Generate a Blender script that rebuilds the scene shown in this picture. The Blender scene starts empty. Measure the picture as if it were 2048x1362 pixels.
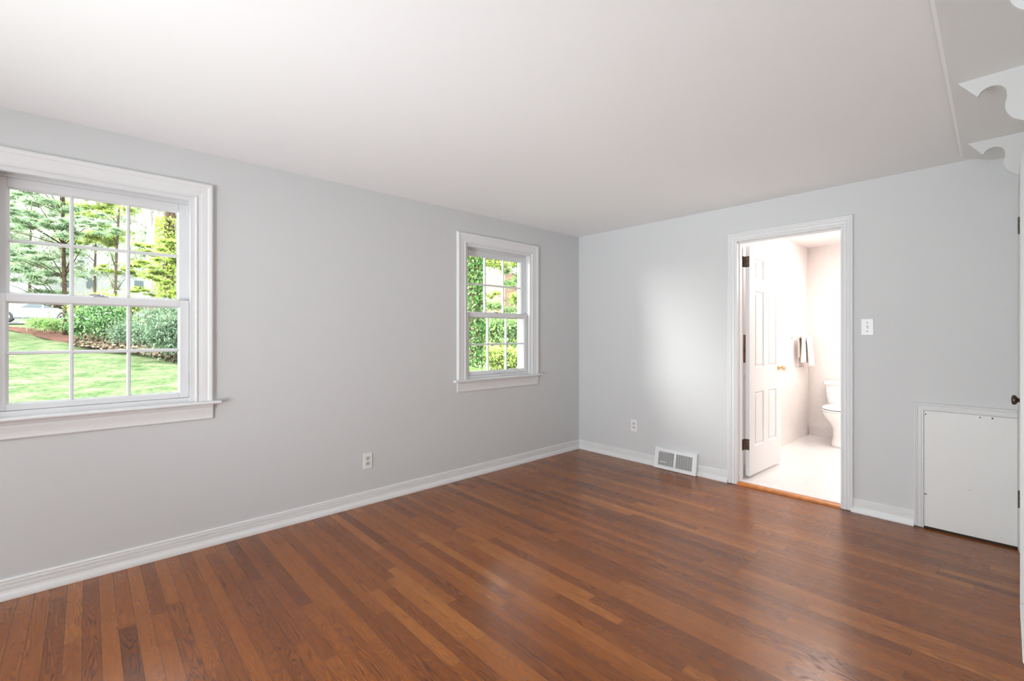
import bpy, bmesh, math, random
import numpy as np
from mathutils import Vector, Matrix

SC = bpy.context.scene
COL = SC.collection
PI = math.pi

# ------------------------------------------------------------------ camera
YAW = math.atan(996 / 920.0)
CAM = (3.2752, -4.0467, 1.27)
cd = bpy.data.cameras.new('camera')
cam = bpy.data.objects.new('camera', cd)
COL.objects.link(cam)
cam.location = CAM
cam.rotation_euler = (PI / 2, 0, YAW)
cd.sensor_width = 36
cd.lens = 920 / 2048 * 36
cd.shift_y = -12 / 2048
cd.clip_start = 0.02
cd.clip_end = 500
SC.camera = cam
SC.view_settings.view_transform = 'Standard'
SC.view_settings.look = 'None'
SC.view_settings.exposure = 0.0
SC.view_settings.gamma = 1

# ------------------------------------------------------------------ sky and sun
W = bpy.data.worlds.new('sky')
SC.world = W
W.use_nodes = True
wn = W.node_tree
bg = wn.nodes['Background']
tc = wn.nodes.new('ShaderNodeTexCoord')
sx = wn.nodes.new('ShaderNodeSeparateXYZ')
cr = wn.nodes.new('ShaderNodeValToRGB')
wn.links.new(tc.outputs['Generated'], sx.inputs[0])
wn.links.new(sx.outputs['Z'], cr.inputs[0])
cr.color_ramp.elements[0].position = 0.0
cr.color_ramp.elements[0].color = (1.0, 0.99, 0.97, 1)
cr.color_ramp.elements[1].position = 0.7
cr.color_ramp.elements[1].color = (0.84, 0.92, 1.0, 1)
wn.links.new(cr.outputs[0], bg.inputs['Color'])
mr = wn.nodes.new('ShaderNodeMapRange')      # sky strengthened with height to add floor sheen and window light
mr.interpolation_type = 'SMOOTHSTEP'
mr.inputs['From Min'].default_value = 0.18
mr.inputs['From Max'].default_value = 0.34
mr.inputs['To Min'].default_value = 2.2
mr.inputs['To Max'].default_value = 13.0
wn.links.new(sx.outputs['Z'], mr.inputs['Value'])
wn.links.new(mr.outputs['Result'], bg.inputs['Strength'])

def lamp(name, kind, loc, energy, color=(1, 1, 1), rot=(0, 0, 0), **kw):
    d = bpy.data.lights.new(name, kind)
    d.energy = energy
    d.color = color
    for k, v in kw.items():
        setattr(d, k, v)
    o = bpy.data.objects.new(name, d)
    COL.objects.link(o)
    o.location = loc
    o.rotation_euler = rot
    return o

def aim(o, direction):
    o.rotation_euler = Vector(direction).to_track_quat('-Z', 'Y').to_euler()

sun = lamp('sun', 'SUN', (0, 0, 20), 1.6, (1.0, 0.95, 0.86), angle=math.radians(1.5))
aim(sun, (-0.62, -0.50, -1.15))
# second, very wide sun added to cast a soft patch on the far wall
patch_sun = lamp('far_wall_patch_sun', 'SUN', (0, -10, 20), 34.0, (1.0, 0.99, 0.98), angle=math.radians(60))
aim(patch_sun, (0.40, 0.88, -0.28))
# added fill lamp behind the camera; the rear wall has no windows
rear_fill = lamp('rear_fill_light', 'AREA', (1.7, -6.3, 1.3), 50, (0.90, 0.955, 1.0), shape='RECTANGLE', size=2.6, size_y=1.7)
aim(rear_fill, (0.0, 1, 0.14))
# two unseen fill lamps added behind the camera to lift the ceiling
ceiling_fill = lamp('ceiling_fill_light', 'AREA', (2.1, -5.8, 0.45), 2.5, (0.90, 0.955, 1.0), shape='RECTANGLE', size=1.0, size_y=0.8)
aim(ceiling_fill, (-0.22, 1.0, 0.95))
forward_fill = lamp('forward_fill_light', 'AREA', (2.2, -6.1, 0.5), 32, (0.90, 0.955, 1.0), shape='RECTANGLE', size=0.8, size_y=0.8)
aim(forward_fill, (-0.7, 5.1, 1.75))
forward_fill.data.spread = math.radians(85)
# fill lamp added in the hall for the left wall; no window there
hall = lamp('hall_fill_light', 'AREA', (4.05, -4.9, 1.3), 6, (0.90, 0.955, 1.0), shape='RECTANGLE', size=1.6, size_y=1.5)
aim(hall, (-1, 0.45, 0.12))
# bathroom ceiling light
bl = lamp('bathroom_ceiling_light', 'AREA', (2.15, 1.25, 2.30), 21, (1.0, 0.94, 0.91), shape='RECTANGLE', size=0.7, size_y=1.0)
aim(bl, (0, 0, -1))
bw = lamp('bathroom_spill_light', 'AREA', (2.75, 2.1, 2.05), 20, (1.0, 0.94, 0.90), shape='RECTANGLE', size=0.7, size_y=0.25)  # unseen lamp added and aimed to spill light through the doorway
aim(bw, (-0.36, -1, -0.72))

# ------------------------------------------------------------------ helpers
def sock(n, name):
    return n.inputs[name]

def mat(name, color=(0.8, 0.8, 0.8), rough=0.5, metal=0.0, spec=0.5, bump=None, var=None):
    m = bpy.data.materials.new(name)
    m.use_nodes = True
    nt = m.node_tree
    b = nt.nodes['Principled BSDF']
    b.inputs['Base Color'].default_value = (*color, 1)
    b.inputs['Roughness'].default_value = rough
    b.inputs['Metallic'].default_value = metal
    b.inputs['Specular IOR Level'].default_value = spec
    t = nt.nodes.new('ShaderNodeTexCoord')
    if var:
        n = nt.nodes.new('ShaderNodeTexNoise')
        n.inputs['Scale'].default_value = var[0]
        n.inputs['Detail'].default_value = 4
        r = nt.nodes.new('ShaderNodeValToRGB')
        a = var[1]
        r.color_ramp.elements[0].position = 0.35
        r.color_ramp.elements[1].position = 0.65
        r.color_ramp.elements[0].color = (*[c * (1 - a) for c in color], 1)
        r.color_ramp.elements[1].color = (*[min(1, c * (1 + a)) for c in color], 1)
        nt.links.new(t.outputs['Object'], n.inputs['Vector'])
        nt.links.new(n.outputs['Fac'], r.inputs[0])
        nt.links.new(r.outputs[0], b.inputs['Base Color'])
    if bump:
        n = nt.nodes.new('ShaderNodeTexNoise')
        n.inputs['Scale'].default_value = bump[0]
        n.inputs['Detail'].default_value = 3
        bp = nt.nodes.new('ShaderNodeBump')
        bp.inputs['Strength'].default_value = bump[1]
        bp.inputs['Distance'].default_value = 0.002
        nt.links.new(t.outputs['Object'], n.inputs['Vector'])
        nt.links.new(n.outputs['Fac'], bp.inputs['Height'])
        nt.links.new(bp.outputs[0], b.inputs['Normal'])
    return m

class MB:
    def __init__(s):
        s.v = []
        s.f = []
    def add(s, vs, fs):
        o = len(s.v)
        s.v += [tuple(p) for p in vs]
        s.f += [tuple(i + o for i in f) for f in fs]
        return s
    def box(s, x0, x1, y0, y1, z0, z1):
        x0, x1 = sorted((x0, x1)); y0, y1 = sorted((y0, y1)); z0, z1 = sorted((z0, z1))
        vs = [(x, y, z) for z in (z0, z1) for y in (y0, y1) for x in (x0, x1)]
        return s.add(vs, [(0, 2, 3, 1), (4, 5, 7, 6), (0, 1, 5, 4), (2, 6, 7, 3), (0, 4, 6, 2), (1, 3, 7, 5)])
    def prism(s, prof, fn, t0, t1):
        """closed outline prof [(a, b)], swept from t0 to t1; fn(a, b, t) -> xyz"""
        n = len(prof)
        vs = [fn(a, b, t0) for a, b in prof] + [fn(a, b, t1) for a, b in prof]
        fs = [(i, (i + 1) % n, (i + 1) % n + n, i + n) for i in range(n)]
        fs += [tuple(range(n - 1, -1, -1)), tuple(range(n, 2 * n))]
        return s.add(vs, fs)
    def rings(s, rs, close=True, cap=True):
        n = len(rs[0])
        vs = [p for r in rs for p in r]
        fs = []
        for k in range(len(rs) - 1):
            for i in range(n if close else n - 1):
                j = (i + 1) % n
                fs.append((k * n + i, k * n + j, (k + 1) * n + j, (k + 1) * n + i))
        if cap:
            fs.append(tuple(range(n - 1, -1, -1)))
            fs.append(tuple(range((len(rs) - 1) * n, len(rs) * n)))
        return s.add(vs, fs)
    def lathe(s, prof, org, ax, n=24):
        """prof [(r, h)] about the axis ax through org"""
        ax = Vector(ax).normalized()
        u = ax.orthogonal().normalized(); w = ax.cross(u); o = Vector(org)
        rs = [[tuple(o + ax * h + (u * math.cos(2 * PI * i / n) + w * math.sin(2 * PI * i / n)) * max(r, 1e-4)) for i in range(n)] for r, h in prof]
        return s.rings(rs)
    def tube(s, pts, rad, n=8):
        pts = [Vector(p) for p in pts]
        rs = []
        if not hasattr(rad, '__len__'):
            rad = [rad] * len(pts)
        for k, p in enumerate(pts):
            d = (pts[min(k + 1, len(pts) - 1)] - pts[max(k - 1, 0)]).normalized()
            ref = Vector((0, 0, 1)) if abs(d.z) < 0.9 else Vector((1, 0, 0))
            u = d.cross(ref).normalized(); w = d.cross(u)
            rs.append([tuple(p + (u * math.cos(2 * PI * i / n) + w * math.sin(2 * PI * i / n)) * rad[k]) for i in range(n)])
        return s.rings(rs)
    def build(s, name, m, parent=None, smooth=False, bevel=0, loc=None, seg=2):
        me = bpy.data.meshes.new(name)
        org = Vector(loc) if loc is not None else Vector((0, 0, 0))
        me.from_pydata([tuple(Vector(p) - org) for p in s.v], [], s.f)
        bm = bmesh.new(); bm.from_mesh(me)
        bmesh.ops.recalc_face_normals(bm, faces=bm.faces)
        bm.to_mesh(me); bm.free()
        me.materials.append(m)
        o = bpy.data.objects.new(name, me)
        COL.objects.link(o)
        o.location = org
        if parent:
            o.parent = parent
            o.matrix_parent_inverse = Matrix.Translation(-Vector(parent.location)) if parent.rotation_euler.z == 0 else parent_inv(parent)
        if smooth:
            for p in me.polygons: p.use_smooth = True
            if smooth != 'all':
                md = o.modifiers.new('edge', 'EDGE_SPLIT'); md.split_angle = math.radians(38)
        if bevel:
            md = o.modifiers.new('bevel', 'BEVEL'); md.width = bevel; md.segments = seg; md.limit_method = 'ANGLE'
        return o

def parent_inv(p):
    M = Matrix.Identity(4)
    while p:
        M = (Matrix.Translation(p.location) @ Matrix.Rotation(p.rotation_euler.z, 4, 'Z')) @ M
        p = p.parent
    return M.inverted()

def empty(name, loc=(0, 0, 0)):
    o = bpy.data.objects.new(name, None)
    COL.objects.link(o)
    o.location = loc
    o.empty_display_size = 0.1
    return o

def tag(o, label, cat, group=None, kind=None):
    o['label'] = label
    o['category'] = cat
    if group: o['group'] = group
    if kind: o['kind'] = kind
    return o

def struct(o, label=None, cat=None):
    o['kind'] = 'structure'
    if label: o['label'] = label
    if cat: o['category'] = cat
    return o

def copy_tree(o, parent=None):
    c = o.copy(); COL.objects.link(c); c.parent = parent
    for ch in list(o.children):
        copy_tree(ch, c)
    return c

# ------------------------------------------------------------------ materials
M_wall = mat('wall_paint', (0.665, 0.672, 0.67), 0.62, spec=0.3, bump=(260, 0.05))
M_ceil = mat('ceiling_paint', (0.92, 0.925, 0.925), 0.8, spec=0.2, bump=(200, 0.05))
M_trim = mat('trim_paint', (0.80, 0.802, 0.80), 0.36, spec=0.45)
M_shelf = mat('shelf_paint', (0.83, 0.835, 0.82), 0.4, spec=0.45)
M_white_dim = mat('dimmed_white_paint', (0.66, 0.665, 0.65), 0.45, spec=0.4)  # same white, darkened to offset strong lamp light on brackets and closet door
M_vinyl = mat('window_frame_white', (0.76, 0.765, 0.77), 0.35)
M_plastic = mat('white_plastic', (0.86, 0.86, 0.85), 0.3)
M_slot = mat('dark_slot', (0.02, 0.02, 0.02), 0.6)
M_shade = mat('gap_hole_shade', (0.035, 0.028, 0.02), 0.9)  # painted shade of the hatch gap and screw holes
M_recept = mat('receptacle_plastic', (0.60, 0.58, 0.56), 0.35)
M_metal_w = mat('white_enamel', (0.86, 0.87, 0.87), 0.3)
M_dark_in = mat('duct_dark', (0.05, 0.05, 0.05), 0.8)
M_bronze = mat('dark_bronze', (0.10, 0.075, 0.05), 0.32, metal=0.85, var=(60, 0.35))
M_hinge = mat('old_hinge_metal', (0.13, 0.11, 0.095), 0.4, metal=0.8, var=(90, 0.4))
M_hingew = mat('worn_brass_hinge', (0.16, 0.11, 0.08), 0.4, metal=0.7, var=(90, 0.4))
M_brass = mat('brass', (0.72, 0.50, 0.27), 0.25, metal=0.9)
M_lock = mat('sash_lock_grey', (0.42, 0.42, 0.42), 0.4, metal=0.4)
M_china = mat('toilet_china', (0.87, 0.85, 0.83), 0.12)
M_seat = mat('toilet_seat_plastic', (0.90, 0.88, 0.86), 0.2)
M_black = mat('dark_gap', (0.03, 0.03, 0.03), 0.7)
M_towel = mat('cream_towel', (0.88, 0.81, 0.74), 0.95, bump=(500, 0.6))
M_towel2 = mat('beige_towel', (0.88, 0.79, 0.71), 0.95, bump=(500, 0.6))
M_cloth = mat('brown_cloth', (0.50, 0.24, 0.16), 0.9, bump=(300, 0.6), var=(14, 0.3))
M_chrome = mat('chrome', (0.75, 0.75, 0.75), 0.15, metal=1)
M_marble = mat('marble_threshold', (0.80, 0.79, 0.78), 0.2, var=(30, 0.05))
M_hall = mat('hall_paint', (0.80, 0.80, 0.79), 0.7)

def glass_mat():
    m = bpy.data.materials.new('window_glass')
    m.use_nodes = True
    nt = m.node_tree; nt.nodes.clear()
    o = nt.nodes.new('ShaderNodeOutputMaterial')
    t = nt.nodes.new('ShaderNodeBsdfTransparent'); t.inputs[0].default_value = (0.97, 0.98, 0.97, 1)
    g = nt.nodes.new('ShaderNodeBsdfGlossy'); g.inputs['Roughness'].default_value = 0.01
    fr = nt.nodes.new('ShaderNodeFresnel'); fr.inputs['IOR'].default_value = 1.35
    mx = nt.nodes.new('ShaderNodeMixShader')
    nt.links.new(fr.outputs[0], mx.inputs[0]); nt.links.new(t.outputs[0], mx.inputs[1]); nt.links.new(g.outputs[0], mx.inputs[2])
    nt.links.new(mx.outputs[0], o.inputs[0])
    return m
M_glass = glass_mat()

def nodes_of(m):
    nt = m.node_tree
    def N(kind, **kw):
        n = nt.nodes.new('ShaderNode' + kind)
        for k, v in kw.items():
            setattr(n, k, v)
        return n
    def L(a, b):
        nt.links.new(a, b)
    def mth(op, a, b=None, c=None):
        n = nt.nodes.new('ShaderNodeMath'); n.operation = op
        for i, x in enumerate((a, b, c)):
            if x is None: continue
            if hasattr(x, 'links'): nt.links.new(x, n.inputs[i])
            else: n.inputs[i].default_value = x
        return n.outputs[0]
    return nt, N, L, mth

def ramp(N, L, src, stops, interp='LINEAR'):
    r = N('ValToRGB')
    r.color_ramp.interpolation = interp
    e = r.color_ramp.elements
    while len(e) < len(stops): e.new(0.5)
    for k, (p, c) in enumerate(stops):
        e[k].position = p; e[k].color = (*c, 1)
    if src is not None: L(src, r.inputs[0])
    return r.outputs[0]

def floor_mat():
    m = mat('oak_strip_floor', (0.3, 0.15, 0.07), 0.3)
    nt, N, L, mth = nodes_of(m)
    b = nt.nodes['Principled BSDF']
    t = N('TexCoord'); s = N('SeparateXYZ'); L(t.outputs['Object'], s.inputs[0])
    X, Y = s.outputs[0], s.outputs[1]
    PW = 0.0572
    v = mth('DIVIDE', Y, PW)
    row = mth('FLOOR', v); fv = mth('SUBTRACT', v, row)
    wr = N('TexWhiteNoise', noise_dimensions='1D'); L(row, wr.inputs['W'])
    off = mth('MULTIPLY', wr.outputs['Value'], 7.3)
    wl = N('TexWhiteNoise', noise_dimensions='1D'); L(mth('ADD', row, 91.7), wl.inputs['W'])
    ln = mth('ADD', mth('MULTIPLY', wl.outputs['Value'], 0.7), 0.65)
    u = mth('ADD', mth('DIVIDE', X, ln), off)
    seg = mth('FLOOR', u); fu = mth('SUBTRACT', u, seg)
    cid = N('CombineXYZ'); L(row, cid.inputs[0]); L(seg, cid.inputs[1])
    idn = N('TexWhiteNoise', noise_dimensions='3D'); L(cid.outputs[0], idn.inputs['Vector'])
    ids = N('SeparateXYZ'); L(idn.outputs['Color'], ids.inputs[0])
    r1, r2, r3 = ids.outputs[0], ids.outputs[1], ids.outputs[2]
    # cathedral grain: contour lines of a long stretched noise, another pattern on every board
    gx = mth('MULTIPLY', X, mth('ADD', mth('MULTIPLY', r2, 0.8), 0.55))
    g = N('CombineXYZ'); L(mth('ADD', gx, mth('MULTIPLY', r1, 37)), g.inputs[0]); L(mth('MULTIPLY', Y, 13), g.inputs[1]); L(mth('MULTIPLY', r3, 53), g.inputs[2])
    n1 = N('TexNoise'); n1.inputs['Scale'].default_value = 1.6; n1.inputs['Detail'].default_value = 2.0; n1.inputs['Roughness'].default_value = 0.30
    n1.inputs['Distortion'].default_value = 0.0
    L(g.outputs[0], n1.inputs['Vector'])
    rg = mth('SINE', mth('MULTIPLY', n1.outputs['Fac'], mth('ADD', mth('MULTIPLY', r1, 130), 150)))
    rings = mth('POWER', mth('MULTIPLY_ADD', rg, 0.5, 0.5), 2.6)
    # open pores: fine short streaks along the board
    p = N('CombineXYZ'); L(mth('MULTIPLY', X, 14), p.inputs[0]); L(mth('MULTIPLY', Y, 420), p.inputs[1]); L(mth('MULTIPLY', r1, 17), p.inputs[2])
    n2 = N('TexNoise'); n2.inputs['Scale'].default_value = 1.0; n2.inputs['Detail'].default_value = 2
    L(p.outputs[0], n2.inputs['Vector'])
    p3 = N('CombineXYZ'); L(mth('MULTIPLY', X, 3.0), p3.inputs[0]); L(mth('MULTIPLY', Y, 60), p3.inputs[1]); L(mth('MULTIPLY', r2, 29), p3.inputs[2])
    n3 = N('TexNoise'); n3.inputs['Scale'].default_value = 1.0; n3.inputs['Detail'].default_value = 3
    L(p3.outputs[0], n3.inputs['Vector'])
    base = ramp(N, L, r1, [(0.0, (0.21, 0.058, 0.008)), (0.08, (0.28, 0.080, 0.011)), (0.45, (0.36, 0.106, 0.013)), (0.80, (0.43, 0.135, 0.019)), (1.0, (0.53, 0.190, 0.036))])
    dark = N('Mix', data_type='RGBA', blend_type='MULTIPLY')
    gf = mth('MULTIPLY', rings, mth('ADD', mth('MULTIPLY', r3, 0.55), 0.40))
    L(gf, dark.inputs[0]); L(base, dark.inputs[6]); dark.inputs[7].default_value = (0.36, 0.28, 0.22, 1)
    d2 = N('Mix', data_type='RGBA', blend_type='MULTIPLY')
    pf = mth('MULTIPLY', mth('SMOOTH_MIN', mth('MAXIMUM', mth('MULTIPLY', mth('SUBTRACT', n2.outputs['Fac'], 0.45), 5.0), 0.0), 1.0, 0.1), 0.6)
    L(pf, d2.inputs[0]); L(dark.outputs[2], d2.inputs[6]); d2.inputs[7].default_value = (0.5, 0.42, 0.36, 1)
    d3 = N('Mix', data_type='RGBA', blend_type='MULTIPLY')
    L(mth('MULTIPLY', n3.outputs['Fac'], 0.55), d3.inputs[0]); L(d2.outputs[2], d3.inputs[6]); d3.inputs[7].default_value = (0.62, 0.56, 0.5, 1)
    # joints
    ev = mth('MINIMUM', fv, mth('SUBTRACT', 1.0, fv))
    eu = mth('MULTIPLY', mth('MINIMUM', fu, mth('SUBTRACT', 1.0, fu)), ln)
    lv = mth('LESS_THAN', ev, 0.017)
    lu = mth('LESS_THAN', eu, 0.0009)
    gap = mth('MAXIMUM', lv, lu)
    d4 = N('Mix', data_type='RGBA', blend_type='MIX')
    L(mth('MULTIPLY', gap, 0.72), d4.inputs[0]); L(d3.outputs[2], d4.inputs[6]); d4.inputs[7].default_value = (0.028, 0.012, 0.006, 1)
    L(d4.outputs[2], b.inputs['Base Color'])
    big = N('TexNoise'); big.inputs['Scale'].default_value = 1.3; big.inputs['Detail'].default_value = 3
    L(t.outputs['Object'], big.inputs['Vector'])
    L(mth('ADD', mth('ADD', mth('MULTIPLY', big.outputs['Fac'], 0.10), mth('MULTIPLY', rings, 0.12)), 0.17), b.inputs['Roughness'])
    b.inputs['Specular IOR Level'].default_value = 0.52
    b.inputs['Coat Weight'].default_value = 0.0
    b.inputs['Coat Roughness'].default_value = 0.17
    bp = N('Bump'); bp.inputs['Strength'].default_value = 0.10; bp.inputs['Distance'].default_value = 0.0012
    hgt = mth('SUBTRACT', mth('MULTIPLY', n3.outputs['Fac'], 0.35), mth('ADD', gap, mth('MULTIPLY', rings, 0.25)))
    L(hgt, bp.inputs['Height']); L(bp.outputs[0], b.inputs['Normal'])
    return m
M_floor = floor_mat()
M_oak = mat('oak_threshold', (0.56, 0.20, 0.05), 0.3, var=(25, 0.15))

def tile_mat(name, color, grout, size, rough=0.15, plane='xy', off=0.5):
    m = mat(name, color, rough)
    nt, N, L, mth = nodes_of(m)
    b = nt.nodes['Principled BSDF']
    t = N('TexCoord'); s = N('SeparateXYZ'); L(t.outputs['Object'], s.inputs[0])
    c = N('CombineXYZ')
    ax = {'x': 0, 'y': 1, 'z': 2}
    L(s.outputs[ax[plane[0]]], c.inputs[0]); L(s.outputs[ax[plane[1]]], c.inputs[1])
    k = N('TexBrick')
    k.offset = off
    L(c.outputs[0], k.inputs['Vector'])
    k.inputs['Scale'].default_value = 1
    k.inputs['Brick Width'].default_value = size[0]
    k.inputs['Row Height'].default_value = size[1]
    k.inputs['Mortar Size'].default_value = 0.002
    k.inputs['Color1'].default_value = (*color, 1)
    k.inputs['Color2'].default_value = (*[x * 0.97 for x in color], 1)
    k.inputs['Mortar'].default_value = (*grout, 1)
    L(k.outputs['Color'], b.inputs['Base Color'])
    return m
M_btile = tile_mat('bathroom_floor_tile', (0.82, 0.80, 0.79), (0.70, 0.67, 0.65), (0.30, 0.30), 0.12, off=0.0)
M_wtile = tile_mat('bathroom_wall_tile', (0.85, 0.80, 0.77), (0.80, 0.73, 0.69), (0.108, 0.108), 0.2, plane='yz', off=0.0)

def paper_mat():
    m = mat('patterned_wallpaper', (0.86, 0.77, 0.72), 0.7)
    nt, N, L, mth = nodes_of(m)
    b = nt.nodes['Principled BSDF']
    t = N('TexCoord')
    v = N('TexVoronoi', feature='DISTANCE_TO_EDGE'); v.inputs['Scale'].default_value = 75
    n = N('TexNoise'); n.inputs['Scale'].default_value = 18
    a = N('Mix', data_type='RGBA'); a.inputs[0].default_value = 0.12
    L(t.outputs['Object'], n.inputs['Vector']); L(t.outputs['Object'], a.inputs[6]); L(n.outputs['Color'], a.inputs[7]); L(a.outputs[2], v.inputs['Vector'])
    c = ramp(N, L, v.outputs['Distance'], [(0.0, (0.76, 0.68, 0.63)), (0.10, (0.82, 0.765, 0.73)), (0.3, (0.84, 0.79, 0.765))])
    L(c, b.inputs['Base Color'])
    return m
M_paper = paper_mat()

# ------------------------------------------------------------------ room shell
H = 2.36
XR = 3.325          # right wall
YB = -6.6           # rear wall
DX0, DX1, DH = 1.709, 2.437, 2.055   # doorway to the bathroom
fl = MB().box(-0.02, 3.60, YB, 0.0, -0.05, 0.0).build('floor', M_floor); struct(fl)
ce = MB().box(-0.15, 4.2, YB - 0.1, 0.12, H, H + 0.12).build('ceiling', M_ceil); struct(ce)

WC = (-3.992, -1.173)          # window centres along the left wall
WH, WZ0, WZ1 = 0.415, 0.852, 2.080
m = MB()
ys = [YB - 0.1]
for c in WC: ys += [c - WH, c + WH]
ys.append(0.12)
for k in range(0, len(ys), 2):
    m.box(-0.15, 0, ys[k], ys[k + 1], -0.3, H)
for c in WC:
    m.box(-0.15, 0, c - WH, c + WH, -0.3, WZ0)
    m.box(-0.15, 0, c - WH, c + WH, WZ1, H)
struct(m.build('wall_left', M_wall))

m = MB()
m.box(0, DX0 - 0.014, 0, 0.12, -0.05, H).box(DX1 + 0.014, XR + 0.12, 0, 0.12, -0.05, H).box(DX0 - 0.014, DX1 + 0.014, 0, 0.12, DH + 0.014, H)
struct(m.build('wall_far', M_wall))
CY0, CY1, CZ = -0.085, -0.750, 2.045     # closet doorway in the right wall
m = MB()
m.box(XR, XR + 0.12, CY0, 0, 0, H).box(XR, XR + 0.12, -2.9, CY1, 0, H).box(XR, XR + 0.12, CY1, CY0, CZ, H)
struct(m.build('wall_right', M_wall))
m = MB().box(XR + 0.12, 4.2, -3.0, -2.9, 0, H).box(4.1, 4.2, YB, -3.0, 0, H)
struct(m.build('wall_hall', M_hall))
struct(MB().box(3.60, 4.2, YB, -2.9, -0.05, 0.0).build('floor_hall', M_floor))
struct(MB().box(-0.15, 4.2, YB - 0.1, YB, -0.05, H).build('wall_rear', M_hall))
struct(MB().box(XR + 0.45, XR + 0.5, -2.9, 0.0, 0, H).build('wall_closet', M_hall))

# baseboards: moulded top, two grooves, quarter-round shoe
BP = [(0, 0), (0.026, 0), (0.0255, 0.010), (0.022, 0.022), (0.016, 0.033), (0.013, 0.042), (0.0135, 0.0605), (0.0095, 0.063),
      (0.0125, 0.066), (0.0125, 0.079), (0.0085, 0.0815), (0.0105, 0.084), (0.0105, 0.091), (0.006, 0.096), (0, 0.096)]
m = MB(); m.prism(BP, lambda a, b, t: (a, t, b), YB, -0.001)
struct(m.build('baseboard_left', M_trim))
m = MB(); m.prism(BP, lambda a, b, t: (t, -a, b), 0.001, DX0 - 0.076)
m.prism(BP, lambda a, b, t: (t, -a, b), DX1 + 0.064, 2.843)
struct(m.build('baseboard_far', M_trim))
m = MB(); m.prism(BP, lambda a, b, t: (XR - a * 0.4, t, b), -2.9, -1.46)
struct(m.build('baseboard_right', M_trim))

DP = [(0, 0), (0, 0.010), (0.003, 0.013), (0.011, 0.0135), (0.0135, 0.009), (0.017, 0.009), (0.0195, 0.0145), (0.036, 0.0165), (0.040, 0.012),
      (0.044, 0.012), (0.048, 0.0175), (0.056, 0.0195), (0.060, 0.016), (0.063, 0.020), (0.071, 0.021), (0.075, 0.016), (0.075, 0)]
WP = [(0, 0), (0, 0.013), (0.004, 0.017), (0.010, 0.017), (0.0125, 0.012), (0.018, 0.0125), (0.040, 0.0155), (0.066, 0.0165), (0.070, 0.020),
      (0.080, 0.0225), (0.088, 0.023), (0.094, 0.019), (0.098, 0.012), (0.098, 0)]

def casing(mb, u0, u1, z0, z1, prof, fn, scale=1.0):
    """three-sided mitred casing round the opening u0..u1, top z1; fn(u, z, d) -> xyz"""
    prof = [(a * scale, b) for a, b in prof]
    n = len(prof)
    rs = [[fn(u0 - a, z0, d) for a, d in prof], [fn(u0 - a, z1 + a, d) for a, d in prof],
          [fn(u1 + a, z1 + a, d) for a, d in prof], [fn(u1 + a, z0, d) for a, d in prof]]
    return mb.rings(rs)

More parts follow.
